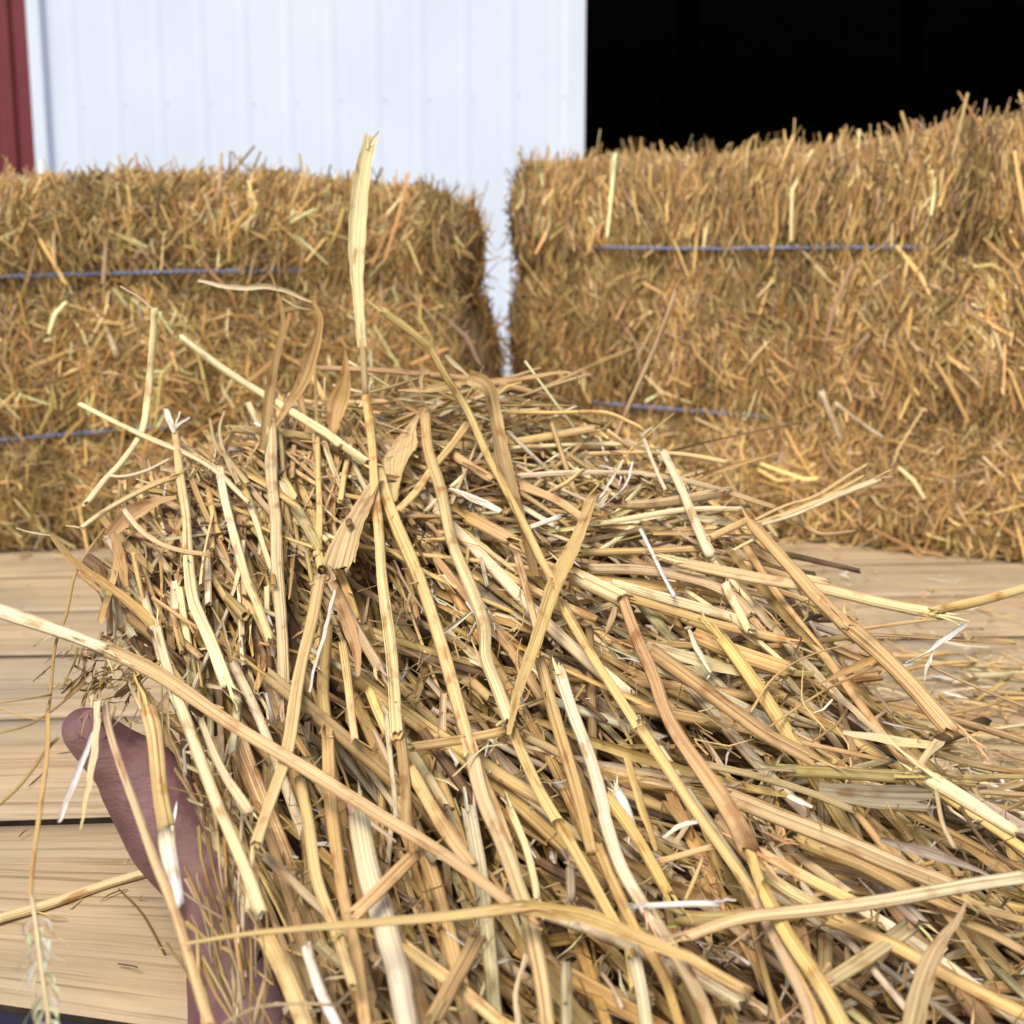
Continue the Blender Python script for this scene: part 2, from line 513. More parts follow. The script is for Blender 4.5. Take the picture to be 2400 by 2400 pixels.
def barn():
    # local frame: wall front face in the XZ plane at y = 0, sheet ribs towards the camera
    root = thing("barn", "red metal barn with a white sliding door and a dark open doorway", "barn", (0, 5.0, -.95), R(-5.5))
    red = simple("red_siding", (.165, .022, .026), .45, .4, 3, .12)
    white = simple("white_siding", (.70, .765, .85), .5, .3, 1.6, .05)
    trimw = simple("white_trim", (.72, .78, .85), .35, .5, 3, .03)
    dark = simple("barn_interior", (.007, .006, .005), .95, .05, 3, .3)  # near-black, so the gloom inside the doorway is put into the colour
    screw = simple("screw_head", (.56, .59, .64), .45, .4)
    roofm = simple("metal_roof", (.30, .31, .32), .45, .5, 4, .1)
    XL, XR = -2.12, .30       # sliding door edges along the wall
    H = 4.2
    m = ribbed(-9, XL - .045, 0, H, .2286, .018); link("red_wall", m.mesh("rw"), red, root, False)
    m = ribbed(3.9, 9, 0, H, .2286, .018); link("red_wall", m.mesh("rw"), red, root, False)
    m = ribbed(-9, 9, 3.3, H + .6, .2286, .018, y=.03); link("red_wall", m.mesh("rw"), red, root, False)
    # sliding door hangs 6 cm proud of the wall
    m = ribbed(XL, XR, .05, 3.28, .195, .0022, y=-.07)
    door = link("sliding_door", m.mesh("sd"), white, root, False)
    m = MB(); m.box(XL - .02, XL + .045, -.105, -.03, .03, 3.3); m2 = link("door_trim", m.mesh("dt"), trimw, door, False)
    m = MB(); m.box(XR - .055, XR + .02, -.105, -.03, .03, 3.3); link("door_trim", m.mesh("dt"), trimw, door, False)
    bv = m2.modifiers.new("b", 'BEVEL'); bv.width = .006
    # screws: one row per girt, beside each rib
    for z in (.35, 1.28 + .95, 3.0):
        k = math.ceil(XL / .195)
        while k * .195 < XR - .06:
            c = k * .195 + .036
            mb = MB()
            for (r, y0, y1) in ((.005, -.0703, -.0715), (.003, -.0715, -.074)):
                b = len(mb.v)
                for yy in (y0, y1):
                    mb.v += [(c + r * math.cos(a * math.pi / 4), yy, z + .004 * math.sin(c * 40) + r * math.sin(a * math.pi / 4)) for a in range(8)]
                for a in range(8):
                    mb.f.append((b + a, b + (a + 1) % 8, b + 8 + (a + 1) % 8, b + 8 + a))
                mb.f.append(tuple(b + 8 + a for a in range(8)))
            link("screw", mb.mesh("screw"), screw, door, False)
            k += 1
    # door track
    m = MB(); m.box(XL - 1.0, 3.9, -.10, -.01, 3.31, 3.42); link("door_track", m.mesh("trk"), trimw, root, False)
    # body behind the front: side walls, back wall, inside floor, roof
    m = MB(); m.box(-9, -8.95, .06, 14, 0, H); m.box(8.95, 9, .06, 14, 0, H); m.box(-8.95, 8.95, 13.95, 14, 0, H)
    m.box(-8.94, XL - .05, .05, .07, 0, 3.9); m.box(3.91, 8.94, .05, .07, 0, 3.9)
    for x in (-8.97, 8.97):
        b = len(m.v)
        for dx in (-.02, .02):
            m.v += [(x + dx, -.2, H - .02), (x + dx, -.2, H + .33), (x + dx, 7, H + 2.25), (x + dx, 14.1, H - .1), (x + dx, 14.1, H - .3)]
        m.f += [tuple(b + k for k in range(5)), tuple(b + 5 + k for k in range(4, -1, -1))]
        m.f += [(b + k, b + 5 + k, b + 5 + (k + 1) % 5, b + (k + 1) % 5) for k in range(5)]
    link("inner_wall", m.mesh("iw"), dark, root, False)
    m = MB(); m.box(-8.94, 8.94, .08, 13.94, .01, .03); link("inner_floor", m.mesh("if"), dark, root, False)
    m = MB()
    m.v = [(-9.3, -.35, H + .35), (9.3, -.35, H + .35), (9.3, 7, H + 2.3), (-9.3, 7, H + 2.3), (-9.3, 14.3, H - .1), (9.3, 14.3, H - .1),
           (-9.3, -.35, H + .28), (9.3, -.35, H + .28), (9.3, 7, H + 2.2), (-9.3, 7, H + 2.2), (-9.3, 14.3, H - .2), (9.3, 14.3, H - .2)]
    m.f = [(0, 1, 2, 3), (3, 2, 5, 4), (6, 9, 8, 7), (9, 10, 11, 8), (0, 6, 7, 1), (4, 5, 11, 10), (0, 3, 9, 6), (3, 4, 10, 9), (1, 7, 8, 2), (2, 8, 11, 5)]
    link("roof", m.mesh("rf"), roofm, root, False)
    # interior posts and a loft beam, in the same near-black as the walls
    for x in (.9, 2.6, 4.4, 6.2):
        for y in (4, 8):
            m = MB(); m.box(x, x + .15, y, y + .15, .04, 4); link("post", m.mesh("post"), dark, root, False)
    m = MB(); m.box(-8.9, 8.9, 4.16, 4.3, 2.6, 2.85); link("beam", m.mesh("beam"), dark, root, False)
barn()

# ------------------------------------------------------------------ wagon deck
def wagon():
    root = thing("hay_wagon", "flat wagon bed of weathered wooden planks under the bales", "wagon", (0, 0, 0))
    # board joints as they run on the deck: (left edge point, right edge point) at z = 0
    def line(p, slope):
        a = Vector((p[0], p[1]))
        return lambda x: a.y + (x - a.x) * slope
    j1 = on_z(150, 1905); j0l = on_z(0, 2348); j0r = on_z(460, 2408)
    s0 = (j0r.y - j0l.y) / (j0r.x - j0l.x)
    lines = [(j0l.y - s0 * j0l.x, s0), (j1.y - .075 * j1.x, .075)]
    y = lines[1][0]
    for k in range(1, 17):
        lines.append((y + .142 * k, .075))
    x0, x1 = -1.6, 2.3
    edge = simple("plank_edge_shade", (.045, .032, .022), .9, .1, 60, .4)  # near-black board sides: the shade in the joints is painted into the colour
    for k in range(len(lines) - 1):
        (a0, sa), (b0, sb) = lines[k], lines[k + 1]
        gap = (.0055 if k == 1 else (.0012 if k == 2 else 0.0)) if k else 0
        mb = MB()
        nx, ny = 90, 8
        for zt in (0, 1):
            for i in range(nx + 1):
                u = i / nx
                x = x0 + (x1 - x0) * u
                ya, yb = a0 + sa * x, b0 + sb * x
                if k == 0:
                    ya = max(ya, a0 + sa * x if x < .1 else a0 + sa * .1)
                ya += gap; yb -= (.0025 if k == 0 else (.0002 if k == 1 else .00003))
                for j in range(ny + 1):
                    v = j / ny
                    yy = ya + (yb - ya) * v
                    z = (-.038 if zt == 0 else 0)
                    if zt:
                        e = min(v, 1 - v) * (yb - ya)
                        z -= (.004 if k < 2 and (v < .5) == (k == 1) else (.0010 if k < 3 else .0004)) * max(0, 1 - e / .006) ** 2 + .0008 * math.sin(v * 9 + k * 2 + x * 1.3)
                        z += (.0003 * math.sin(k * 5.1) if k else 0)
                    # small wander of the board edge
                    yy += .0012 * math.sin(x * 17 + k * 3 + v * 2) * (1 if zt else 1)
                    mb.v.append((x, yy, z)); mb.c.append((1, 1, 1, 1))
                    mb.t.append((x + k * 7.3, v * .14 + k * 3.1, k * 1.7))
        W = ny + 1
        T = (nx + 1) * W
        for i in range(nx):
            for j in range(ny):
                a = i * W + j
                mb.f.append((T + a, T + a + W, T + a + W + 1, T + a + 1))
                mb.f.append((a, a + 1, a + W + 1, a + W))
            a = i * W
            mb.f.append((a, a + W, T + a + W, T + a))
            a = i * W + ny
            mb.f.append((a + W, a, T + a, T + a + W))
        for i in (0, nx):
            for j in range(ny):
                a = i * W + j
                q = (a, T + a, T + a + 1, a + 1)
                mb.f.append(q if i == 0 else q[::-1])
        pl = link("plank", mb.mesh("plank"), M_WOOD, root)
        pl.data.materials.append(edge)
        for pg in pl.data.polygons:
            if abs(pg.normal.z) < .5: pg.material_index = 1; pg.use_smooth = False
    # added dark strip standing in for the shade past the near edge, and cross bearers
    under_dark = simple("shade_strip_and_frame", (.018, .018, .034), .5, .4, 20, .3)
    a0, s0 = lines[0]
    mb = MB()
    xs = [x0, 0, .1, x1]
    prof = [(-.075, -.003), (0.0, -.003), (0.0, -.14), (-.075, -.14)]
    for x in xs:
        yb = a0 + s0 * min(x, .1)
        for (py, pz) in prof:
            mb.v.append((x, yb + py - .001, pz))
    for i in range(len(xs) - 1):
        for k in range(4):
            k2 = (k + 1) % 4
            mb.f.append((i * 4 + k, i * 4 + 4 + k, i * 4 + 4 + k2, i * 4 + k2))
    mb.f.append((0, 1, 2, 3)); e = (len(xs) - 1) * 4; mb.f.append((e + 3, e + 2, e + 1, e))
    link("edge_shade_strip", mb.mesh("under_dark"), under_dark, root, False)
    for x in (-1.2, -.4, .5, 1.3, 2.0):
        mb = MB(); mb.box(x, x + .08, .62, 2.6, -.13, -.04); link("cross_bearer", mb.mesh("bearer"), under_dark, root, False)
    for x in (-1.25, 1.9):
        for y in (.7, 2.3):
            mb = MB(); mb.box(x, x + .12, y, y + .12, -.95, -.131); link("leg", mb.mesh("leg"), under_dark, root, False)
wagon()

# ------------------------------------------------------------------ bales
def bale(name, label, org, yaw, L, H, T, topf, seed, twz, spans, dirsd, tint, nb, flare=0.0):
    """local frame: x along the bale, y into depth, z up; org is the near bottom left corner"""
    rg = np.random.default_rng(seed)
    rn = random.Random(seed)
    root = thing(name, label, "straw bale", org, yaw, "straw bales on the wagon bed")
    def bulge(x, z):
        b = 0.0
        zs = [0] + list(twz) + [H]
        for a, c in zip(zs, zs[1:]):
            if a <= z <= c:
                t = (z - a) / (c - a)
                b = .022 * math.sin(math.pi * t) ** .7
        b -= .020 * math.exp(-((z - 0) / .02) ** 2) * 0
        b += .004 * abs(math.sin(x * 36 + seed + .6 * math.sin(z * 9))) ** .6
        b += .010 * noise.noise(Vector((x * 7, z * 5, seed))) + .006 * noise.noise(Vector((x * 24, z * 6, seed + 5)))
        # rounded vertical ends
        e = min(x, L - x)
        b -= .008 * max(0, 1 - e / .02) ** 2
        b -= .035 * max(0, 1 - (topf(x) - z) / .035) ** 2
        return b
    def end_b(y, z, side):
        b = 0.012 * noise.noise(Vector((y * 9, z * 8, seed + side * 9)))
        zs = [0] + list(twz) + [H]
        for a, c in zip(zs, zs[1:]):
            if a <= z <= c:
                b += .020 * math.sin(math.pi * (z - a) / (c - a)) ** .7
        if side: b += flare * (1 - z / H)
        return b
    # core
    mb = MB()
    NX, NZ, NY = 70, 30, 20
    def surf(x, y, z, n):
        return (x, y, z)
    grid = {}
    def vid(key, co):
        if key not in grid:
            grid[key] = len(mb.v); mb.v.append(co)
        return grid[key]
    def pos(i, j, k):
        x, y, zf = L * i / NX, T * j / NY, k / NZ
        tz = topf(x)
        z = zf * tz
        fy = y; fx = x
        if j == 0: fy -= bulge(x, min(z, H)) - .006
        if j == NY: fy += bulge(x, min(z, H)) - .006
        if i == 0: fx -= end_b(y, z, 0) - .006
        if i == NX: fx += end_b(y, z, 1) - .006
        if k == NZ: z -= .012 + .008 * noise.noise(Vector((x * 14, y * 14, seed)))
        return (fx, fy, z)
    def quad(a, b, c, d):
        mb.f.append(tuple(vid(q, pos(*q)) for q in (a, b, c, d)))
    for i in range(NX):
        for k in range(NZ):
            quad((i, 0, k), (i + 1, 0, k), (i + 1, 0, k + 1), (i, 0, k + 1))
            quad((i, NY, k), (i, NY, k + 1), (i + 1, NY, k + 1), (i + 1, NY, k))
        for j in range(NY):
            quad((i, j, NZ), (i + 1, j, NZ), (i + 1, j + 1, NZ), (i, j + 1, NZ))
            quad((i, j, 0), (i, j + 1, 0), (i + 1, j + 1, 0), (i + 1, j, 0))
    for j in range(NY):
        for k in range(NZ):
            quad((0, j, k), (0, j, k + 1), (0, j + 1, k + 1), (0, j + 1, k))
            quad((NX, j, k), (NX, j + 1, k), (NX, j + 1, k + 1), (NX, j, k + 1))
    link("bale_core", mb.mesh("core"), M_CORE, root)

    cols = np.array([(.45, .285, .095), (.54, .375, .145), (.33, .20, .075), (.21, .130, .060), (.70, .54, .28), (.43, .235, .095), (.37, .285, .095), (.38, .26, .17)])
    pw = np.array([.22, .17, .15, .13, .08, .08, .10, .07])
    def colours(n, k=1.0):
        c = cols[rg.choice(len(cols), n, p=pw)] * rg.uniform(.72, 1.2, (n, 1)) * k
        return c * np.array(tint)
    parts = []
    def field(kind, n, lmin, lmax, wmin, wmax, sd, lift, out=0.0, k=1.0, up=0.0):
        P0 = np.zeros((n, 3)); D = np.zeros((n, 3)); NV = np.zeros((n, 3))
        for i in range(n):
            if kind == 'front':
                x = rn.uniform(.0, L); z = rn.uniform(.004, topf(x) - .004)
                if up: z = topf(x) - rn.random() ** 2 * .05
                p = (x, -bulge(x, min(z, H)) - rn.uniform(0, lift), z)
                nv = Vector((0, -1, 0))
                # flakes lean together: low frequency direction field, tighter near the top
                base = .75 * noise.noise(Vector((x * 9, z * 7, seed * 3.3))) + .35 * noise.noise(Vector((x * 30, z * 18, seed)))
                s = sd[0] if z > twz[1] else sd[1]
                a = base + rn.gauss(0, s)
                if z < twz[0] and rn.random() < .55:
                    a += rn.choice((-1, 1)) * rn.uniform(.5, 1.3)
                d = Vector((math.sin(a), 0, math.cos(a)))
            elif kind == 'back':
                x = rn.uniform(0, L); z = rn.uniform(.004, topf(x))
                p = (x, T + bulge(x, min(z, H)) + rn.uniform(0, lift), z); nv = Vector((0, 1, 0))
                a = rn.gauss(0, sd[1]); d = Vector((math.sin(a), 0, math.cos(a)))
            elif kind == 'top':
                x = rn.uniform(0, L); y = rn.uniform(0, T)
                p = (x, y, topf(x) - .01 + rn.uniform(-.004, lift)); nv = Vector((0, 0, 1))
                a = rn.uniform(0, 6.28); d = Vector((math.cos(a), math.sin(a), 0))
            else:
                side = 0 if kind == 'left' else 1
                y = rn.uniform(-.01, T); z = rn.uniform(.004, (topf(0) if side == 0 else topf(L)) - .004)
                xx = (-end_b(y, z, 0) if side == 0 else L + end_b(y, z, 1))
                ed = max(0, 1 - (y + .01) / .05)
                xx += (1 if side == 0 else -1) * .010 * ed * ed
                p = (xx + (-1 if side == 0 else 1) * rn.uniform(0, lift), y, z)
                nv = Vector((-1 if side == 0 else 1, 0, 0))
                a = rn.uniform(0, 6.28) if rn.random() < .6 else rn.gauss(0, .5)
                d = Vector((0, math.sin(a), math.cos(a)))
            # tip the piece out of the surface a little
            o = rn.gauss(0, .16) + (rn.uniform(.3, 1.0) * rn.choice((-1, 1)) if rn.random() < out else 0)
            if up: o = rn.uniform(-.25, .25); d = Vector((math.sin(rn.gauss(0, .45)), rn.uniform(-.35, .5), 1)).normalized()
            d = (d + nv * o).normalized()
            n2 = (nv - d * nv.dot(d))
            n2 = n2.normalized() if n2.length > 1e-4 else Vector((1, 0, 0))
            # random roll
            r_ = rn.uniform(-.7, .7)
            s2 = d.cross(n2)
            n2 = n2 * math.cos(r_) + s2 * math.sin(r_)
            P0[i] = p; D[i] = d; NV[i] = n2
        ln = lmin + (lmax - lmin) * rg.random(n) ** 1.6
        wd = rg.uniform(wmin, wmax, n)
        # keep feet above the deck
        low = P0[:, 2] - np.abs(D[:, 2]) * ln * .5
        P0[:, 2] += np.maximum(0, .002 - low)
        cl = np.array([1 + .55 * noise.noise(Vector((p[0] * 22, p[1] * 22, p[2] * 9 + seed))) for p in P0])[:, None]
        parts.append(blades(P0, D, NV, ln, wd, np.clip(colours(n, k) * cl, .02, .9), rg.normal(.0015, .003, n), rg.normal(0, .10, n)))
    field('front', nb, .012, .048, .0008, .0029, dirsd, .006)
    field('front', nb // 2, .020, .070, .0009, .0032, dirsd, .009, out=.07, k=1.12)
    field('front', nb // 45, .03, .11, .0022, .0048, dirsd, .014, out=.1, k=1.4)
    field('front', nb // 4, .006, .028, .0008, .0024, dirsd, .008, k=1.35, up=1)  # paler than the face: light along the top rim put into the colour
    field('front', nb // 260, .03, .075, .0008, .0022, dirsd, .010, k=1.1, up=1)
    field('top', nb // 4, .015, .045, .0012, .0034, dirsd, .008, out=.06, k=1.3)  # top straws paler too, brightness from above painted in
    for s_ in ('left', 'right'):
        field(s_, nb // 4, .018, .05, .0018, .0038, dirsd, .008, out=.10)
        field(s_, nb // 12, .04, .09, .0010, .0028, dirsd, .008, out=.35)
    field('back', nb // 6, .03, .07, .002, .005, dirsd, .008)
    me = blades_mesh("straw", parts)
    o = link("packed_straw", me, M_BLADE, root, False)
    o['kind'] = 'stuff'

    # two twines, each two laid strands, running right round the bale
    tm = simple("twine", (.22, .25, .35), .7, .25, 300, .35)
    for ti, z0 in enumerate(twz):
        loop = []
        n = 420
        per = [(x, 0) for x in np.linspace(0, L, 150)] + [(L, y) for y in np.linspace(0, T, 60)][1:] + \
              [(x, T) for x in np.linspace(L, 0, 150)][1:] + [(0, y) for y in np.linspace(T, 0, 60)][1:-1]
        for idx, (x, y) in enumerate(per):
            z = z0 + .004 * math.sin(x * 6 + ti * 2 + seed) + spans[ti][2] * (x - L / 2)
            off = .004
            if y == 0:
                off = bulge(x, z) + .003
                a, b = spans[ti][0], spans[ti][1]
                vis = 1 / (1 + math.exp(-(x - a) / .012)) * 1 / (1 + math.exp((x - b) / .03))
                off += .0165 * vis - .008 * (1 - vis) - .004 * math.sin(x * 55 + ti) ** 2 + .002 * math.sin(x * 40)
                loop.append(Vector((min(max(x, .03), L - .03), -off, z)))
            elif y == T:
                loop.append(Vector((min(max(x, .03), L - .03), T + bulge(x, z) + .006, z)))
            elif x == L:
                loop.append(Vector((L + end_b(y, z, 1) + .002, min(max(y, .0), T), z)))
            else:
                loop.append(Vector((-end_b(y, z, 0) - .002, min(max(y, .0), T), z)))
        mb = MB()
        # resample evenly
        LL = [0]
        for a, b in zip(loop, loop[1:] + loop[:1]):
            LL.append(LL[-1] + (b - a).length)
        tot = LL[-1]; m_ = int(tot / .0035)
        pts = []
        j = 0
        lp = loop + [loop[0]]
        for k in range(m_):
            s = tot * k / m_
            while LL[j + 1] < s: j += 1
            pts.append(lp[j].lerp(lp[j + 1], (s - LL[j]) / max(1e-9, LL[j + 1] - LL[j])))
        SD = 6
        for st in (0, 1):
            b0 = len(mb.v)
            for k, p in enumerate(pts):
                d = (pts[(k + 1) % m_] - pts[k - 1]).normalized()
                s = d.cross(Vector((0, 0, 1))).normalized(); q = Vector((0, 0, 1))
                ph = tot * k / m_ / .014 * 2 * math.pi + st * math.pi
                c = p + s * (.0013 * math.cos(ph)) + q * (.0013 * math.sin(ph))
                for a in range(SD):
                    an = 2 * math.pi * a / SD
                    mb.v.append(tuple(c + s * (.0013 * math.cos(an)) + q * (.0013 * math.sin(an))))
            for k in range(m_):
                k2 = (k + 1) % m_
                for a in range(SD):
                    a2 = (a + 1) % SD
                    mb.f.append((b0 + k * SD + a, b0 + k * SD + a2, b0 + k2 * SD + a2, b0 + k2 * SD + a))
        link("baling_twine", mb.mesh("twine"), tm, root)
    return root

# left bale: near right end seen at px 1150, recedes slightly to the right
ra = Vector((-.57, 1.205)); rb = Vector((-.066, 1.34))
yawL = math.atan2(rb.y - ra.y, rb.x - ra.x)
LL_ = .98
orgL = rb - (rb - ra).normalized() * LL_
def topL(x):
    t = x / LL_
    return .395 + .010 * math.sin(t * 9.5 + 1.2) + .030 * max(0, t - .45) + .007 * noise.noise(Vector((x * 16, 3.1, 0))) - .010 * max(0, 1 - (LL_ - x) / .03) ** 2
bale("straw_bale", "left straw bale, lower and end-on beside the gap, in front of the white door", (orgL.x, orgL.y, .001), yawL, LL_, .41, .36, topL, 3, (.125, .292),
     ((.28, .70, .05), (.30, .812, .055)), (.62, .80), (1.15, 1.10, .98), 36000, .058)
# right bale: turned, its right part nearer
rc = Vector((.020, 1.50)); rd = Vector((.545, 1.135))
yawR = math.atan2(rd.y - rc.y, rd.x - rc.x)
LR_ = 1.0
def topR(x):
    t = x / LR_
    return .444 + .008 * math.sin(t * 11 + .3) + .004 * max(0, min(1, (x - .25) / .3)) + .007 * noise.noise(Vector((x * 16, 9.1, 0))) + .012 * max(0, 1 - x / .10)
bale("straw_bale", "right straw bale, taller and turned, in front of the dark doorway", (rc.x, rc.y, .001), yawR, LR_, .465, .36, topR, 8, (.141, .325),
     ((.10, .38, -.02), (.10, .545, -.062)), (.22, .50), (1.05, 1.0, .92), 42000)

# ------------------------------------------------------------------ the hand that holds the straw
def person():
    parts = []          # (p0, r0, p1, r1, flat axis or None)
    W = P(625, 2160, .385)
    E = P(800, 2850, .36)
    Fd = (P(800, 1830, .455) - W).normalized()
    Nn = Vector((0, -.25, 1)); Nn = (Nn - Fd * Nn.dot(Fd)).normalized()
    Ld = Nn.cross(Fd).normalized()       # thumb side
    if Ld.x > 0: Ld = -Ld
    bm = bmesh.new()
    def cap(p0, r0, p1, r1, flat=1.0, axis=None, ns=14):
        d = (p1 - p0); L = d.length; d.normalize()
        a = axis or Nn
        q = (a - d * a.dot(d)).normalized(); s = d.cross(q)
        rings = []
        prof = [(-1, .05), (-.85, .53), (-.5, .866), (0, 1)]
        seq = [(x * r0, y * r0) for x, y in prof] + [(L * .33, r0 + (r1 - r0) * .33), (L * .66, r0 + (r1 - r0) * .66)] + [(L + -x * r1, y * r1) for x, y in prof[::-1]]
        for off, r in seq:
            rings.append([bm.verts.new(p0 + d * off + s * (r * math.cos(2 * math.pi * k / ns)) + q * (r * flat * math.sin(2 * math.pi * k / ns))) for k in range(ns)])
        for r1_, r2_ in zip(rings, rings[1:]):
            for k in range(ns):
                bm.faces.new((r1_[k], r1_[(k + 1) % ns], r2_[(k + 1) % ns], r2_[k]))
        bm.faces.new(rings[0][::-1]); bm.faces.new(rings[-1])
    # forearm, wrist
    mid = W.lerp(E, .45)
    cap(E, .043, mid, .037, .88); cap(mid, .037, W, .0285, .80); cap(W.lerp(mid, .1), .0285, W + Fd * .02, .029, .72)
    # palm: four metacarpals plus the heel and the ball of the thumb
    kn = []
    for i, (lo, fw) in enumerate(((.031, .088), (.010, .093), (-.011, .088), (-.030, .079))):
        a = W + Ld * lo * .55 + Fd * .012
        b = W + Ld * lo + Fd * fw - Nn * (.003 if i in (0, 3) else 0)
        cap(a, .0155, b, .0118, .95); kn.append(b)
    cap(W + Ld * .012 + Fd * .015, .017, W + Ld * .026 + Fd * .05 + Nn * .004, .015)
    cap(W - Ld * .018 + Fd * .015, .016, W - Ld * .026 + Fd * .055 + Nn * .002, .013)
    # fingers curl up round the straw
    for i, (ls, r) in enumerate((((.043, .026, .021), .0095), ((.048, .029, .022), .0098), ((.044, .027, .021), .0092), ((.034, .021, .019), .0080))):
        p = kn[i]; ang = R(-12 + 2 * i)
        side = Ld * (.10 - .07 * i)
        for k, l in enumerate(ls):
            d = (Fd * math.cos(ang) + Nn * math.sin(ang) + side).normalized()
            q = p + d * l
            cap(p, r * (1.08 - .10 * k), q, r * (1.0 - .12 * k)); p = q
            ang += R(9 + 3 * k)
    # thumb, thrown out to the left
    t0 = W + Ld * .016 + Fd * .012
    t1 = P(405, 1950, .405); t2 = P(322, 1815, .41); t3 = P(205, 1716, .402)
    cap(t0, .0200, t1, .0175, .95); cap(t1, .0170, t2, .0150); cap(t2, .0145, t3, .0100, .85)
    cap(t0.lerp(t1, .4), .016, kn[0].lerp(W, .45), .013, .6)      # web between thumb and index
    me = bpy.data.meshes.new("person"); bm.to_mesh(me); bm.free()
    m, t, b = new_mat("dusty_skin")
    tc = N(t, "ShaderNodeTexCoord")
    n = N(t, "ShaderNodeTexNoise"); n.inputs['Scale'].default_value = 60; n.inputs['Detail'].default_value = 6
    t.links.new(tc.outputs['Object'], n.inputs['Vector'])
    r = ramp(t, n.outputs[0], [(.3, (.125, .052, .052)), (.5, (.185, .080, .078)), (.68, (.27, .135, .115))])
    t.links.new(r.outputs[0], b.inputs['Base Color'])
    b.inputs['Roughness'].default_value = .55
    b.inputs['Subsurface Weight'].default_value = .12
    b.inputs['Subsurface Radius'].default_value = (.006, .002, .001)
    vo = N(t, "ShaderNodeTexNoise"); vo.inputs['Scale'].default_value = 1; vo.inputs['Detail'].default_value = 5; vo.inputs['Roughness'].default_value = .7
    mpk = N(t, "ShaderNodeMapping"); mpk.inputs['Scale'].default_value = (160, 420, 420); mpk.inputs['Rotation'].default_value = (0, 0, .6)
    t.links.new(tc.outputs['Object'], mpk.inputs[0]); t.links.new(mpk.outputs[0], vo.inputs['Vector'])
    bp = N(t, "ShaderNodeBump"); bp.inputs['Distance'].default_value = .0012; bp.inputs['Strength'].default_value = .6
    t.links.new(vo.outputs[0], bp.inputs['Height']); t.links.new(bp.outputs[0], b.inputs['Normal'])
    tmp = bpy.data.objects.new("tmp", me); COL.objects.link(tmp)
    rm = tmp.modifiers.new("remesh", 'REMESH'); rm.mode = 'VOXEL'; rm.voxel_size = .0018; rm.use_smooth_shade = True
    sm = tmp.modifiers.new("smooth", 'SMOOTH'); sm.iterations = 7; sm.factor = .6
    dg = bpy.context.evaluated_depsgraph_get()
    me2 = bpy.data.meshes.new_from_object(tmp.evaluated_get(dg))
    bpy.data.objects.remove(tmp)
    o = link("person", me2, m)
    tag(o, "bare left forearm and hand reaching in, thumb out, cradling the loose straw from below", "person")
    dn = (t3 - t2).normalized()
    nu = (CAM - t3).normalized() * .55 + Vector((-.55, 0, .75)); nu = (nu - dn * nu.dot(dn)).normalized(); ns_ = dn.cross(nu)
    mb = MB()
    for j in range(7):
        u = j / 6
        hw = .0054 * (1 - .35 * (2 * u - 1) ** 4) * (.55 if j in (0, 6) else 1)
        for i in range(7):
            x = (i / 6 - .5) * 2
            mb.v.append(tuple(t3 + dn * (-.004 + .0115 * u) + ns_ * (x * hw) + nu * (.0088 * math.sqrt(max(.05, 1 - (x * hw / .0100) ** 2)) * (1 - .20 * u * u) + .0007)))
    for j in range(6):
        for i in range(6):
            a = j * 7 + i
            mb.f.append((a, a + 1, a + 8, a + 7))
    link("thumbnail", mb.mesh("thumbnail"), simple("nail", (.30, .15, .135), .35, .5), o)
    # rolled sleeve just below the frame, so that the arm does not end bare
    cl = simple("denim", (.03, .04, .09), .9, .1, 300, .3, bump=.0006)
    mb = MB()
    pts = [E.lerp(W, .30), E.lerp(W, .12), E, E + (E - W).normalized() * .10]
    d = (E - W).normalized(); q = (Nn - d * Nn.dot(d)).normalized(); s = d.cross(q)
    for j, (p, rr) in enumerate(zip([pts[0], pts[0], pts[1], pts[2], pts[3]], (.041, .047, .049, .052, .056))):
        for k in range(20):
            a = 2 * math.pi * k / 20
            rk = rr * (1 + .03 * math.sin(3 * a + j))
            mb.v.append(tuple(p + s * rk * math.cos(a) + q * rk * .92 * math.sin(a)))
    for j in range(4):
        for k in range(20):
            mb.f.append((j * 20 + k, j * 20 + (k + 1) % 20, j * 20 + 20 + (k + 1) % 20, j * 20 + 20 + k))
    mb.f.append(tuple(80 + k for k in range(20)))
    sl = link("sleeve", mb.mesh("sleeve"), cl, o)
person()

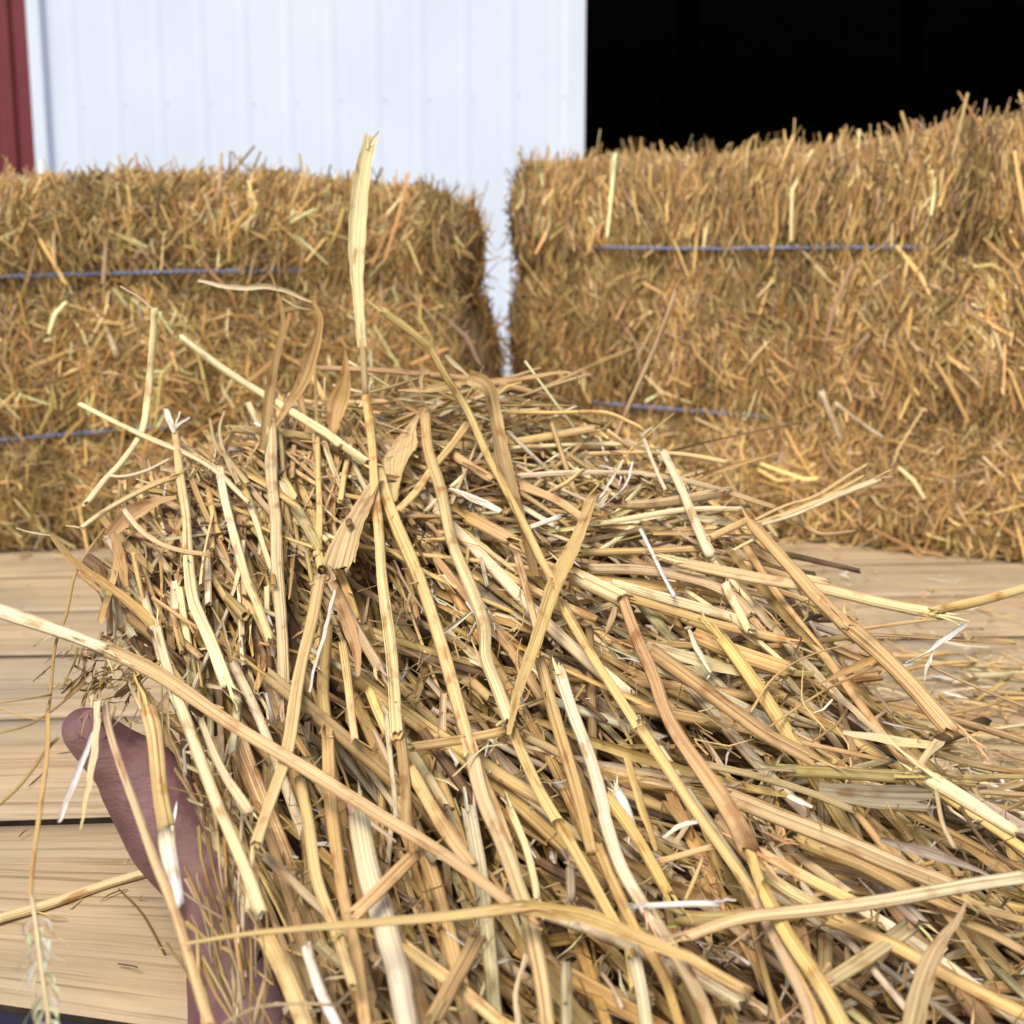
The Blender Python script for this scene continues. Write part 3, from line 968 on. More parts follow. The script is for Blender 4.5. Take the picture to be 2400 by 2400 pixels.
# ------------------------------------------------------------------ traced stalks and leaves of the handful
# (kind, crop, width px, colour, layer, points, label, options)
S, Lf = 's', 'l'
HERO = [
 (S,'A',17,'p',3,[(868,300),(865,480),(845,740),(808,960),(765,1060),(680,1180),(590,1270),(490,1400)],"bent stalk rising alone at the far left above the handful",{}),
 (Lf,'A',6,'p',3,[(680,170),(780,230),(868,300)],"thin pale leaf tip hanging off the lone bent stalk at the left",{}),
 (S,'A',13,'p',5,[(450,840),(800,1010),(1150,1170),(1410,1390)],"thin straight pale stalk pointing up left across the bent stalk, over the left bale",{}),
 (S,'A',14,'p',3,[(1410,1390),(1450,1510),(1490,1650),(1560,1850),(1600,1990)],"thin white-yellow stalk running down from the elbow of the straight left stalk",{}),
 (S,'A',17,'p',6,[(1030,465),(1250,630),(1550,820),(1850,1010),(1932,1080)],"long pale stalk slanting up left from the tall straw, over the left bale",{'w1':24,'ext':('B',[(200,790),(390,930)])}),
 (S,'O',30,'y',5,[(715,890),(745,985),(800,1110),(850,1280),(900,1440),(945,1560),(985,1700)],"long golden stalk running down the middle just right of the tall straw",{'node':(.02,)}),
 (Lf,'O',40,'c',7,[(703,258),(690,310),(679,400),(674,500),(680,600),(685,655)],"tallest straw, wide pale upright blade reaching up over the white door",{'tw':.1,'c2':'c','torn':0,'w0':38,'w2':24}),
 (Lf,'O',9,'w',7.2,[(699,275),(706,262),(716,248)],"white frayed fibre at the right of the tallest straw's tip",{'tw':.5,'w0':8}),
 (Lf,'O',10,'c',7.2,[(692,280),(694,262),(693,250)],"short pale fibre at the left of the tallest straw's tip",{'tw':.3,'w0':10}),
 (S,'O',15,'k',7,[(684,640),(687,700),(690,760)],"pinkish neck of the tallest straw, between its pale blade and golden foot",{'node':(.9,)}),
 (S,'O',32,'o',7,[(690,745),(703,860),(713,999)],"golden upper length of the tall straw's stem in the pile top",{'w0':20,'ext':('F',[(490,500),(530,900),(558,1250)]),'c2':'p'}),
 (S,'F',27,'b',6,[(560,1200),(585,1400),(605,1600),(612,1790)],"reddish brown dark foot of the tall straw's stem, ending above the long diagonal stalk",{}),
 (S,'F',12,'m',5,[(500,1150),(520,1400),(540,1600),(548,1740)],"thin grey-green strip alongside the reddish foot of the tall straw",{}),
 (S,'O',28,'k',5,[(509,800),(513,900),(519,1000),(529,1150),(536,1330)],"upright pinkish tan stalk with one joint, left of centre",{'node':(.22,)}),
 (Lf,'A',27,'b',6,[(1525,80),(1570,200),(1605,380),(1560,600),(1530,780),(1505,960),(1480,1100)],"grey-brown leaf curving up to a sharp tip, left of the orange folded leaf",{'w0':3,'tw':.4}),
 (Lf,'A',14,'p',6,[(1120,140),(1320,180),(1550,180),(1770,265)],"ragged pale leaf lying level, pointing left from the top of the folded leaf",{'w0':8}),
 (Lf,'A',30,'o',7,[(1770,250),(1810,380),(1750,620),(1700,740),(1620,860),(1560,960)],"orange leaf folded sharply at its top, beside the ragged pale leaf",{'w0':10,'w2':10,'tw':.3}),
 (Lf,'A',8,'p',6,[(1600,240),(1680,285),(1760,300)],"short pale strip below the ragged level leaf",{}),
 (S,'A',19,'y',4,[(1785,600),(1790,900),(1803,1150),(1805,1400),(1800,1700)],"thin greenish yellow upright stalk with a needle tip, left of the tall straw",{'w0':7,'w1':22,'ext':('F',[(118,230),(130,310)]),'node':(.62,)}),
 (S,'O',33,'y',8,[(603,1085),(590,1160),(570,1250),(545,1400),(512,1500),(484,1592)],"thick golden stalk leaning down left from a ragged joint to a cut end",{'node':(.02,),'w0':30,'w1':32}),
 (Lf,'F',12,'w',8.5,[(205,440),(150,700),(100,850),(60,1020)],"white papery strip along the right edge of the thick leaning stalk",{}),
 (Lf,'F',14,'k',8.5,[(60,410),(110,400),(200,390),(160,300)],"ragged pinkish sheath scrap at the joint of the leaning stalk",{}),
 (S,'F',30,'o',4,[(150,640),(140,1000),(165,1300)],"upright golden stalk running down from the ragged joint to the bottom",{'ext':('G',[(400,300),(410,600),(450,900),(505,1250),(560,1500),(620,1990)])}),
 (Lf,'F',36,'o',5,[(215,430),(270,600),(330,800),(335,930)],"short orange leaf hanging right of the ragged joint",{'w2':8}),
 (Lf,'B',84,'v',4,[(700,630),(640,730),(590,860),(560,1000),(545,1150)],"broad brown leaf standing in the pile top, right of the tall straw",{'w0':8,'w2':22,'tw':.2}),
 (Lf,'B',88,'v',6,[(450,1020),(380,1150),(310,1300),(260,1480),(240,1560)],"broad pale brown leaf with torn lower end, left of the tall straw",{'w0':26,'w2':76,'tw':.15,'torn':1,'c2':'v'}),
 (S,'B',31,'o',6,[(715,650),(735,850),(800,1080),(870,1370),(950,1580),(1045,1850)],"stout tan stalk slanting down centre to the crossing of the forked leaf",{'ext':('F',[(1060,820),(1130,1000),(1195,1190)]),'node':(.0,),'w0':26,'c2':'p'}),
 (S,'F',26,'y',7,[(1210,1230),(1290,1410),(1400,1640),(1560,1900)],"yellow stalk running on down right from the forked crossing at the centre",{'ext':('H',[(250,780),(450,1120),(600,1380)]),'node':(.02,)}),
 (Lf,'B',44,'y',8,[(1670,1130),(1560,1400),(1450,1650),(1380,1850)],"wide golden leaf leaning right from the centre crossing to a frayed white top",{'ext':('F',[(1250,1000),(1195,1260)]),'w0':34,'w2':14,'tw':.25}),
 (Lf,'B',9,'w',8.5,[(1840,910),(1770,1030),(1690,1150)],"thin white strand standing at the frayed top of the wide golden leaf",{}),
 (Lf,'B',8,'w',8.5,[(1890,920),(1850,1060),(1720,1180)],"second white strand of the frayed leaf top, on its right side",{}),
 (Lf,'C',16,'m',8.3,[(250,700),(320,610),(400,640)],"curled grey-white scrap beside the frayed leaf top",{}),
 (Lf,'B',48,'y',7,[(960,450),(1060,500),(1110,700),(1160,950),(1220,1180),(1290,1400),(1330,1560)],"wide yellow leaf bent over the crest and striped green, falling down centre right",{'w0':34,'w2':26,'tw':.25,'c2':'b'}),
 (S,'B',17,'k',6,[(1230,1450),(1280,1600),(1330,1800),(1360,1932)],"thin mauve stalk running down from the green striped leaf",{}),
 (S,'B',19,'g',8,[(470,60),(620,170),(740,280),(830,440),(960,640),(1080,900),(1180,1100),(1300,1320),(1430,1590)],"long greenish stalk crossing the crest from upper left, right of the tall straw",{'w0':20,'c2':'y'}),
 (S,'C',22,'y',6,[(45,1270),(200,1520),(350,1750),(480,1960)],"long yellow stalk crossing the lower middle towards the bottom right",{'ext':('H',[(700,230),(870,480),(1050,740),(1200,950),(1350,1180),(1500,1480),(1700,1850),(1760,1990)]),'node':(.42,),'w1':28}),
 (Lf,'B',10,'p',6,[(830,320),(960,440)],"short pale tip poking above the crest beside the greenish stalk",{}),
 (Lf,'B',22,'y',5,[(560,520),(680,520),(830,500),(990,460)],"golden leaf lying level along the crest, left of the bent leaf",{'w0':8}),
 (Lf,'B',12,'p',5,[(720,380),(690,450),(700,510)],"small pale forked scrap standing up on the crest",{'w0':4}),
 (Lf,'B',24,'o',5,[(1000,480),(1250,460),(1480,420),(1570,430),(1575,480),(1535,520)],"golden leaf pointing right along the crest with a hooked tip",{'w2':6,'tw':.3}),
 (Lf,'B',14,'y',5.5,[(1130,540),(1190,490),(1260,470)],"short yellow leaf fold under the hooked leaf",{}),
 (S,'B',10,'y',4,[(1180,645),(1400,650),(1720,640),(1880,700)],"thin arching stalk off the right of the crest",{'ext':('C',[(480,240),(510,270)])}),
 (S,'C',9,'p',4,[(490,280),(550,430),(630,600)],"thin pale stalk dropping from the bend of the arching stalk",{}),
 (Lf,'C',12,'m',4.5,[(490,300),(540,250),(580,300),(540,340)],"curled white husk at the bend of the arching stalk",{}),
 (S,'C',24,'p',7,[(615,375),(700,560),(790,760),(890,975)],"pale cream stalk slanting down right over the level straws, top right of the pile",{'w0':16,'w1':26}),
 (S,'C',12,'y',3,[(200,400),(500,385),(750,400),(990,445)],"thin level stalk reaching right with a broken end, under the arching stalk",{}),
 (S,'B',21,'y',3,[(1190,810),(1450,775),(1690,735)],"golden level stalk at the upper right of the crest",{}),
 (S,'B',13,'p',2,[(1190,850),(1640,820),(1860,830)],"thinner pale level stalk just under the golden one at upper right",{}),
 (S,'B',14,'p',3,[(1250,1000),(1500,990),(1932,985)],"pale level stalk behind the frayed leaf top",{'ext':('C',[(500,508),(720,540),(960,605),(1250,700)]),'c2':'g'}),
 (S,'C',12,'b',2,[(1250,700),(1400,790),(1520,850),(1715,835)],"drooping grey stalk end over the bare plank by the right bale",{'w1':8}),
 (S,'C',10,'y',6,[(1125,775),(1300,690),(1500,620),(1770,455)],"uppermost straw of the fan pointing right over the right bale",{}),
 (S,'C',17,'p',6.5,[(1140,795),(1350,730),(1560,650),(1830,535)],"stoutest, lowest straw of the fan pointing right",{}),
 (S,'C',10,'y',6,[(1140,790),(1480,660),(1760,515)],"middle straw of the fan pointing right",{}),
 (S,'C',20,'o',5,[(880,870),(1000,820),(1110,770)],"orange jointed base of the fan of straws",{'node':(.95,)}),
 (S,'C',10,'p',5,[(1010,940),(1180,860),(1230,850)],"short pale straw under the base of the fan",{}),
 (S,'J',27,'o',8,[(560,60),(780,300),(880,420),(1050,590)],"upper thinner half of the brown stalk crossing the planks at right",{'w1':34}),
 (S,'J',40,'o',8,[(1030,560),(1200,710),(1380,890),(1565,1095)],"thick brown stalk with a sheath, slanting over the planks at right",{'node':(.22,)}),
 (Lf,'J',22,'o',7.5,[(1270,710),(1180,740),(1050,800),(900,870)],"brown torn sheath hanging off the thick slanting stalk",{'w2':4}),
 (S,'J',28,'y',6,[(190,250),(600,330),(900,385),(1200,455),(1490,505)],"long pale stalk reaching right over the planks under the brown stalk's top",{'c2':'p','w1':30}),
 (S,'J',25,'y',6,[(1480,505),(1700,450),(1960,375)],"golden stalk rising to the right edge of the picture from the long pale stalk",{}),
 (S,'J',10,'y',5,[(1100,590),(1300,560),(1540,530)],"thin golden straw under the long pale stalk at right",{}),
 (S,'J',10,'b',4,[(1150,620),(1500,640),(1890,662)],"thin dark level straw ending in a point at the far right",{'w1':4}),
 (S,'C',26,'k',3,[(200,1045),(500,1060),(800,1110),(1000,1190),(1110,1310)],"pinkish stalk running level then down, right of the wide leaning leaf",{}),
 (S,'C',20,'o',2,[(150,960),(500,945),(850,930)],"shaded brown level stalk under the cream stalk",{}),
 (S,'C',42,'p',5,[(110,1080),(250,1150),(390,1225)],"thickest stalk, short and cream, cut off right of the leaning leaf",{'w0':40,'w1':42}),
 (Lf,'C',20,'k',5,[(340,1260),(310,1380),(250,1490)],"curled pink scrap hanging under the cut cream stalk",{'w2':6,'tw':.8}),
 (S,'C',26,'p',4,[(330,1130),(700,1230),(1000,1320),(1110,1400)],"pale ribbed stalk going right from the cut cream stalk",{}),
 (S,'C',22,'o',3,[(420,1210),(700,1290),(900,1350),(1300,1450)],"brown stalk tucked under the pale ribbed stalk",{}),
 (S,'C',9,'w',6,[(480,820),(580,1010),(680,1200)],"thin white strand crossing the level stalks right of the leaning leaf",{}),
 (S,'C',22,'p',5,[(965,1120),(1030,1260),(1100,1400)],"short cream piece below the long pale stalk, in line with the cream stalk above",{}),
 (Lf,'C',13,'w',6,[(760,1390),(810,1500),(880,1630)],"white wisp right of centre over the pale leaf",{'w2':5}),
 (Lf,'C',30,'p',4,[(520,1470),(800,1560),(1110,1650)],"pale papery leaf lying level right of centre",{}),
 (S,'C',42,'o',4,[(800,1420),(1050,1530),(1310,1620)],"fat orange-tan stalk lying right of the white wisp",{'w0':36}),
 (S,'C',34,'o',7,[(390,1215),(470,1450),(560,1660),(620,1830)],"greenish brown ribbed stalk starting at the cut cream stalk and going down",{'ext':('H',[(930,270),(1080,490),(1230,720),(1345,950)]),'w1':44,'w0':24,'node':(.97,)}),
 (S,'H',24,'y',7,[(1340,920),(1390,1080),(1440,1200)],"narrow golden neck below the ribbed stalk's joint",{}),
 (S,'H',34,'y',7.5,[(1420,1150),(1560,1420),(1740,1700),(1900,2000)],"bright orange-yellow stalk leaving the bottom edge right of centre",{'w1':38}),
 (S,'H',26,'k',6,[(1370,1200),(1500,1480),(1650,1800),(1700,1990)],"pale pinkish stalk close left of the bright orange-yellow one",{}),
 (S,'C',36,'b',5,[(560,1530),(800,1700),(1050,1880)],"olive brown stalk sloping right to a cut end near the grey chip",{'ext':('H',[(1450,300),(1740,455)]),'w1':34}),
 (S,'F',28,'y',5,[(1360,840),(1450,1150),(1530,1430),(1600,1700),(1660,1950)],"left stalk of the close pair running down right of the forked crossing",{'ext':('H',[(470,900),(560,1100),(700,1400),(850,1650),(960,1980)]),'c2':'o'}),
 (S,'F',30,'p',6,[(1478,890),(1560,1150),(1650,1400),(1730,1680)],"pale right stalk of the close pair running down right of the forked crossing",{'ext':('H',[(520,740),(620,1030),(760,1275)])}),
 (S,'H',32,'k',5,[(750,1270),(900,1500),(1050,1750),(1150,1990)],"tan stalk carrying on from the pale pair to the bottom edge",{}),
 (S,'J',7,'o',6,[(560,1010),(680,830),(850,720),(1160,640)],"hair-thin brown stem arching up to the thick slanting stalk",{}),
 (S,'J',7,'o',5,[(640,1080),(850,950),(1050,840),(1200,760)],"second hair-thin stem below the arching one at right",{}),
 (S,'J',7,'b',5,[(1450,770),(1700,880),(1960,985)],"thin dark stem lying over the planks at the far right edge",{}),
 (S,'J',4,'y',6,[(820,770),(815,880),(830,970),(940,1100)],"yellow hair-thin thread dangling at right of the pile",{}),
 (S,'J',5,'d',6,[(760,750),(800,680),(815,630),(780,610)],"tiny dark hooked stem right of the pale papery leaf",{}),
 (Lf,'J',15,'w',8,[(1340,760),(1450,710),(1550,630),(1640,560)],"frayed white wisp stuck right of the thick brown stalk",{'tw':.9}),
 (Lf,'J',10,'w',8,[(1470,700),(1450,770),(1430,850)],"grey-white fluff hanging below the frayed wisp at right",{'tw':.9}),
 (S,'J',34,'p',6,[(1450,1330),(1650,1450),(1890,1610)],"bright cream stalk end at the right edge with a split orange tip",{'w0':40,'w1':26}),
 (Lf,'J',46,'p',6,[(1510,1150),(1450,1230),(1390,1310)],"crumpled cream leaf fold near the right edge, above the grey chip",{'tw':.5}),
 (Lf,'J',40,'p',5,[(1020,1110),(1250,1150),(1500,1180)],"wide cream leaf lying level at right, above the grey chip",{'w0':10}),
 (S,'J',34,'g',5,[(720,1300),(1000,1310),(1330,1330)],"olive green flattened stem lying on top of the grey chip",{}),
 (Lf,'J',60,'s',4.5,[(900,1400),(1150,1430),(1440,1440)],"large grey weathered chip at the right of the pile",{'tw':.1,'w0':40,'w2':58,'torn':1}),
 (S,'J',18,'g',3,[(1500,1210),(1700,1270),(1960,1320)],"olive stem leaving the right edge above the cream stalk end",{}),
 (S,'J',12,'g',3,[(1620,1335),(1960,1338)],"thin green level stem at the right edge",{}),
 (S,'I',42,'k',4,[(20,450),(300,560),(700,720),(1100,900),(1480,1050)],"long thick tan stalk sloping right under the green stems",{}),
 (S,'I',34,'b',3,[(470,750),(700,840),(900,910),(1200,1070)],"brown stalk with a white cut end below the long thick tan one",{'w0':30}),
 (S,'I',38,'y',8,[(-260,1370),(100,1260),(500,1210),(900,1150),(1300,1080),(1600,1030),(1980,980)],"long level golden stalk crossing to the right edge near the bottom",{'c2':'m','w0':30}),
 (S,'H',40,'g',5,[(960,1340),(1150,1350),(1500,1310)],"shaded olive piece tucked under the long level golden stalk",{}),
 (S,'I',27,'y',6,[(200,800),(500,960),(860,1150)],"golden stalk sloping from the ribbed joint to the long level stalk",{}),
 (S,'I',27,'p',5,[(220,930),(400,1060),(640,1180)],"pale split stalk just below the golden sloping one",{}),
 (S,'I',40,'k',4,[(630,1690),(900,1510),(1180,1310)],"dull wide stalk slanting up right under the long level stalk",{}),
 (Lf,'I',42,'k',9,[(1560,1150),(1480,1300),(1370,1450),(1280,1680),(1210,1980)],"pink-brown leaf widening down to the bottom edge at right",{'w0':8,'w2':56,'tw':.2}),
 (S,'I',34,'o',4,[(680,1260),(1100,1430),(1500,1650),(1980,1890)],"tan stalk sloping to the bottom right corner",{}),
 (S,'I',22,'b',3,[(1540,1280),(1750,1370),(1980,1500)],"brown stalk at right edge below the long level stalk",{}),
 (S,'I',20,'y',3,[(1640,1180),(1800,1220),(1980,1270)],"short yellow stalk at right edge just under the long level one",{}),
 (Lf,'I',30,'s',4,[(1000,740),(1250,810),(1550,910),(1720,980)],"grey weathered stalk sloping into the right part of the pile",{'w0':12,'w2':5}),
 (S,'I',10,'k',7,[(1360,420),(1400,640),(1480,800)],"thin pink stem hanging below the cream stalk end",{}),
 (S,'I',9,'d',6,[(1520,530),(1680,760),(1900,950)],"thin dark stem crossing under the cream stalk end",{}),
 (S,'O',24,'y',10,[(345,1782),(480,1760),(700,1740),(850,1728),(990,1712)],"level golden stalk across the bottom left, tapering to a point over the forearm",{'w0':8,'w1':32}),
 (Lf,'O',34,'y',10,[(985,1712),(1100,1728),(1200,1768),(1290,1805),(1400,1865)],"flattened leaf bending down right from the level golden stalk",{'tw':.5,'w0':30,'w2':16}),
 (S,'H',27,'o',7,[(960,1530),(1150,1650),(1330,1745)],"short tan stalk with a cut end at the bottom, right of the flattened leaf",{}),
 (S,'O',30,'p',9,[(-30,1140),(100,1185),(205,1228)],"broad pale stalk entering at the left edge to a joint",{'node':(.98,),'w0':36}),
 (S,'O',35,'y',9,[(200,1225),(300,1275),(430,1360),(560,1440),(700,1530),(850,1620),(975,1712)],"longest diagonal stalk, from the left joint down to the level golden stalk",{'node':(.0,),'w1':27}),
 (S,'A',33,'y',5,[(985,1000),(1015,1200),(1045,1450),(1065,1700),(1090,1932)],"thick yellow upright stalk at the left with a white frayed top",{'ext':('D',[(1130,600),(1180,720),(1280,980)]),'w0':16,'c2':'p'}),
 (Lf,'A',14,'w',6,[(935,865),(960,930),(985,1000)],"white frayed tip on the thick yellow upright stalk at left",{'w0':12}),
 (Lf,'A',8,'w',6,[(1075,915),(1020,945),(985,990)],"small white side shred of the frayed tip at left",{}),
 (Lf,'A',7,'w',6,[(1020,880),(1000,940),(985,990)],"tiny upright white shred of the frayed tip at left",{}),
 (S,'D',32,'p',8,[(890,650),(960,900),(1020,1090),(1110,1350),(1230,1650)],"brightest pale stalk dropping beside the thumb, left side",{'ext':('E',[(1300,830),(1400,1070),(1475,1300)]),'w0':22}),
 (S,'E',24,'p',6,[(1140,200),(1250,480),(1420,750)],"short pale green stalk right of the brightest stalk by the thumb",{'w0':16}),
 (S,'E',14,'p',7,[(1440,880),(1420,1100),(1410,1290)],"thin white straw hanging below the cut end of the thick leaning stalk",{}),
 (S,'E',38,'y',9,[(835,150),(870,300),(900,600),(945,830)],"fat golden stalk hanging across the thumb",{'node':(.98,)}),
 (S,'E',38,'p',9,[(945,850),(970,1040),(1000,1265)],"pinkish white lower end of the fat stalk hanging over the wrist",{'node':(.0,),'c2':'w'}),
 (S,'E',17,'k',9,[(600,130),(620,250),(690,480),(770,720),(870,1010)],"slim pinkish straw crossing the thumb from its tip side",{'ext':('E',[(960,1220),(1060,1500),(1190,1932)]),'w1':26,'c2':'y'}),
 (Lf,'E',20,'p',10,[(560,100),(540,350),(500,600),(455,830)],"yellow-green leaf tip hanging over the thumb",{'w0':16,'w2':4,'tw':.2}),
 (Lf,'E',20,'w',9,[(530,280),(430,550),(340,790)],"white leaf strip hanging left of the yellow-green leaf tip",{'w0':8,'w2':12,'tw':.2}),
 (S,'D',8,'b',6,[(590,90),(440,330),(370,580),(310,750),(290,1000)],"wiry dark stem curving down at the far left of the handful",{'ext':('E',[(270,230)])}),
 (S,'E',11,'o',8,[(275,150),(265,400),(220,750),(185,1050),(178,1220)],"thin orange stem hanging down at far left, bearing the seed head",{}),
 (S,'E',24,'p',-99,[(-40,1345),(300,1245),(600,1140),(850,1070)],"single greenish straw lying on the near plank at the lower left",{}),
 (S,'E',5,'y',-99,[(400,1280),(560,1135),(730,1000)],"hair-thin straw on the plank crossing the greenish one",{}),
 (S,'D',6,'b',7,[(-30,1090),(140,1065),(290,1040)],"thin stem reaching in level from the left edge above the thumb tip",{}),
 (S,'D',6,'b',7,[(-30,1260),(160,1215),(310,1120),(490,960)],"thin stem curving from the left edge up past the thumb tip",{}),
 (S,'D',10,'b',7,[(-30,1670),(120,1530),(260,1350),(330,1280)],"brown stem slanting from the left edge up to the thumb tip",{}),
 (S,'D',5,'o',7,[(-30,1095),(150,1160),(270,1175)],"hair-thin stem sagging in from the left edge to the thumb tip",{}),
 (Lf,'D',22,'b',7,[(290,130),(420,280),(540,370),(700,490),(870,640)],"grey and orange leaf sloping down right at the upper left of the handful",{'w0':12,'w2':26,'c2':'o','tw':.5}),
 (Lf,'D',8,'m',7,[(90,90),(180,120),(290,130)],"frayed grey tip of the sloping grey and orange leaf",{}),
 (Lf,'D',30,'o',5,[(640,120),(680,260),(715,420)],"short orange leaf standing at the left shoulder of the handful",{'w0':14,'w2':14}),
 (S,'A',12,'p',6,[(700,1430),(790,1550),(900,1630),(1020,1670),(1190,1690)],"sagging pale thin stalk across the thick yellow upright one",{'c2':'o'}),
 (S,'A',16,'o',5,[(460,1545),(600,1440),(750,1350),(900,1280),(1000,1250)],"orange stalk pointing down left from the left shoulder",{'w0':12,'w1':24,'c1':'p'}),
 (Lf,'A',6,'p',5,[(370,1525),(420,1530),(465,1545)],"tiny split tip on the orange down-left stalk",{}),
 (S,'A',8,'p',5,[(620,1240),(690,1245),(820,1215),(960,1150)],"thin pale stalk lying level above the orange down-left stalk",{}),
 (Lf,'A',40,'o',3,[(620,1590),(740,1470),(900,1390),(1000,1370)],"broad orange leaf curled over the left shoulder of the handful",{}),
 (S,'A',14,'k',4,[(1185,920),(1220,1060),(1290,1150),(1400,1290)],"slim pink-brown stalk with a pointed top left of the jointed upright stalk",{'w0':6}),
 (S,'A',13,'k',4,[(1270,880),(1240,980),(1270,1110),(1350,1290)],"hooked pink-brown stalk close beside the slim pointed one",{'w0':5}),
 (S,'A',20,'p',5,[(1240,1200),(1280,1400),(1330,1620),(1400,1850)],"pale stalk running down between the two upright left stalks",{'ext':('D',[(1450,500),(1530,720)])}),
 (S,'A',24,'g',4,[(1590,1290),(1720,1500),(1810,1680)],"olive stalk slanting into the ragged joint, left of centre",{'c1':'m'}),
 (S,'B',21,'y',5,[(955,700),(850,850),(760,960),(650,1100),(560,1195)],"pale yellow stalk slanting down left across the stout tan stalk",{}),
 (Lf,'B',20,'w',5,[(850,1075),(980,1130),(1145,1200)],"white leaf scrap just right of the stout tan stalk",{}),
 (S,'B',14,'w',5,[(1310,1300),(1450,1250),(1480,1240)],"short white straw end left of the leaning leaf",{}),
 (S,'C',15,'p',5,[(250,785),(500,745),(750,715),(1060,705)],"cream level stalk right of the frayed leaf, under the cream slanting one",{}),
 (S,'C',26,'k',4,[(400,690),(600,680),(900,620)],"wide pink-orange stalk under the cream slanting stalk",{}),
 (S,'B',34,'o',4,[(960,1240),(1070,1300),(1200,1370)],"short fat orange stalk in the middle, left of the striped leaf's foot",{}),
 (S,'B',22,'o',4,[(1260,1060),(1450,1140),(1600,1240)],"orange stalk sloping right to the leaning leaf",{}),
 (S,'B',22,'o',3,[(860,870),(1000,960),(1100,1020)],"shaded orange stalk in the pile top behind the striped leaf",{}),
 (S,'F',22,'y',4,[(400,1000),(440,1120),(500,1260)],"short yellow stalk left of the tall straw's brown foot",{}),
 (S,'F',20,'y',5,[(240,740),(280,1000),(322,1285)],"yellow hanging stalk under the short orange leaf",{}),
 (S,'G',29,'y',6,[(870,480),(1000,720),(1110,900),(1230,1050)],"golden stalk with a joint running into the longest diagonal from the tall straw's foot",{'node':(.62,)}),
 (S,'G',34,'o',7,[(555,1310),(700,1180),(900,985)],"orange brown stalk slanting up right under the longest diagonal",{}),
 (S,'G',50,'m',5,[(580,720),(640,1050),(730,1380),(800,1650),(860,1990)],"wide grey-green ribbed stalk standing at bottom left of centre",{'w1':56}),
 (S,'G',26,'y',6,[(240,540),(300,800),(350,1120),(430,1350),(545,1720)],"yellow stalk leaning right, left of the upright golden one",{}),
 (S,'G',38,'y',6,[(60,1440),(180,1700),(290,1990)],"golden stalk leaving the bottom edge right of the forearm",{}),
 (S,'G',36,'k',6,[(1230,420),(1290,650),(1400,920),(1480,1160),(1540,1340),(1620,1700),(1660,1990)],"pinkish stalk carrying on down the centre to the bottom edge",{}),
 (S,'G',18,'p',6,[(1435,690),(1520,900),(1570,1100),(1590,1230)],"slim pale straw in the dark hollow right of the pinkish centre stalk",{}),
 (S,'H',16,'w',9,[(760,1262),(950,1250),(1172,1245)],"short white stick lying level, bottom right of centre",{}),
 (S,'H',24,'w',6,[(600,630),(640,730),(670,830)],"mauve-white hollow stub beside the close pair",{}),
 (S,'H',32,'m',7,[(700,1550),(735,1720),(770,1990)],"grey-white stalk leaving the bottom edge right of centre",{}),
 (Lf,'H',26,'y',6,[(650,420),(730,650),(820,950)],"yellow leaf tapering downward right of the mauve-white stub",{'w0':16,'w2':10}),
 (S,'H',27,'o',6,[(540,650),(700,880),(880,1190)],"orange stalk with a white edge running down right of the close pair",{}),
 (Lf,'H',22,'w',6,[(860,880),(950,820),(1050,790)],"torn grey-white chip lying across the lower middle",{'torn':1}),
 (Lf,'H',16,'w',5,[(1560,640),(1620,670),(1700,705)],"bright white chip on the dark gap near the grey chip",{}),
 (S,'H',16,'y',5,[(840,1010),(1000,970),(1140,935)],"short yellow straw lying level left of the ribbed joint",{}),
 (S,'H',9,'y',6,[(1080,990),(1030,1110),(980,1230)],"thin yellow straw standing over the white stick",{}),
 (S,'H',18,'g',4,[(1100,470),(1400,540),(1700,630),(1932,720)],"green-yellow stem sloping right below the olive brown stalk",{}),
 (S,'F',24,'y',5,[(640,1330),(900,1290),(1170,1235)],"stalk lying level into the forked crossing from the left",{'node':(.96,),'c1':'b'}),
 (S,'F',20,'g',4,[(1280,1280),(1400,1330),(1530,1400)],"olive stalk leaving the forked crossing to the right",{}),
 (S,'F',5,'p',7,[(870,1490),(980,1390),(1060,1325),(1180,1320)],"fine white tendril curving left from the forked crossing",{}),
 (S,'G',44,'b',6,[(1240,1450),(1120,1680),(1020,1880)],"wide dull brown stalk slanting down left at the bottom centre",{}),
 (S,'G',32,'y',5,[(830,1500),(1150,1730),(1430,1960)],"yellow-brown stalk sloping right to the bottom edge, under the wide brown one",{}),
 (S,'G',24,'w',5,[(280,1490),(360,1750),(460,1960)],"white-grey weathered straw at the bottom, right of the forearm",{}),
 (Lf,'G',20,'p',7,[(1530,1540),(1480,1750),(1490,1980)],"pale twisted leaf at the bottom edge by the pinkish centre stalk",{'tw':.8}),
 (S,'G',28,'s',6,[(1745,1590),(1760,1980)],"lilac-grey stalk leaving the bottom edge in the centre",{}),
 (S,'G',22,'s',4,[(1780,1030),(1790,1230)],"short lilac-grey stub standing in the dark hollow",{}),
 (Lf,'B',46,'o',5,[(265,290),(260,470),(215,620),(190,780)],"pointed orange leaf standing on the crest left of the tall straw",{'w0':4,'w2':14,'tw':.15}),
 (Lf,'E',12,'m',8,[(730,0),(760,60),(830,120),(910,220)],"pale crinkled strip curling above the wrist side of the thumb",{'tw':.6}),
 (Lf,'E',10,'k',8,[(950,80),(950,280),(1010,420),(1050,560)],"thin crinkled pink strip right of the fat hanging stalk",{'tw':.9}),
 (S,'E',4,'b',8,[(1480,1400),(1500,1650),(1490,1932)],"fine thread hanging at the bottom edge beside the forearm",{}),
 (S,'E',8,'k',8,[(1250,1932),(1450,1830),(1700,1810),(1900,1825)],"thin pale arched stem at the bottom edge near the forearm",{}),
 (S,'E',5,'d',-99,[(670,1170),(800,1310),(930,1530)],"thin dark twig lying on the plank beside the forearm",{}),
]

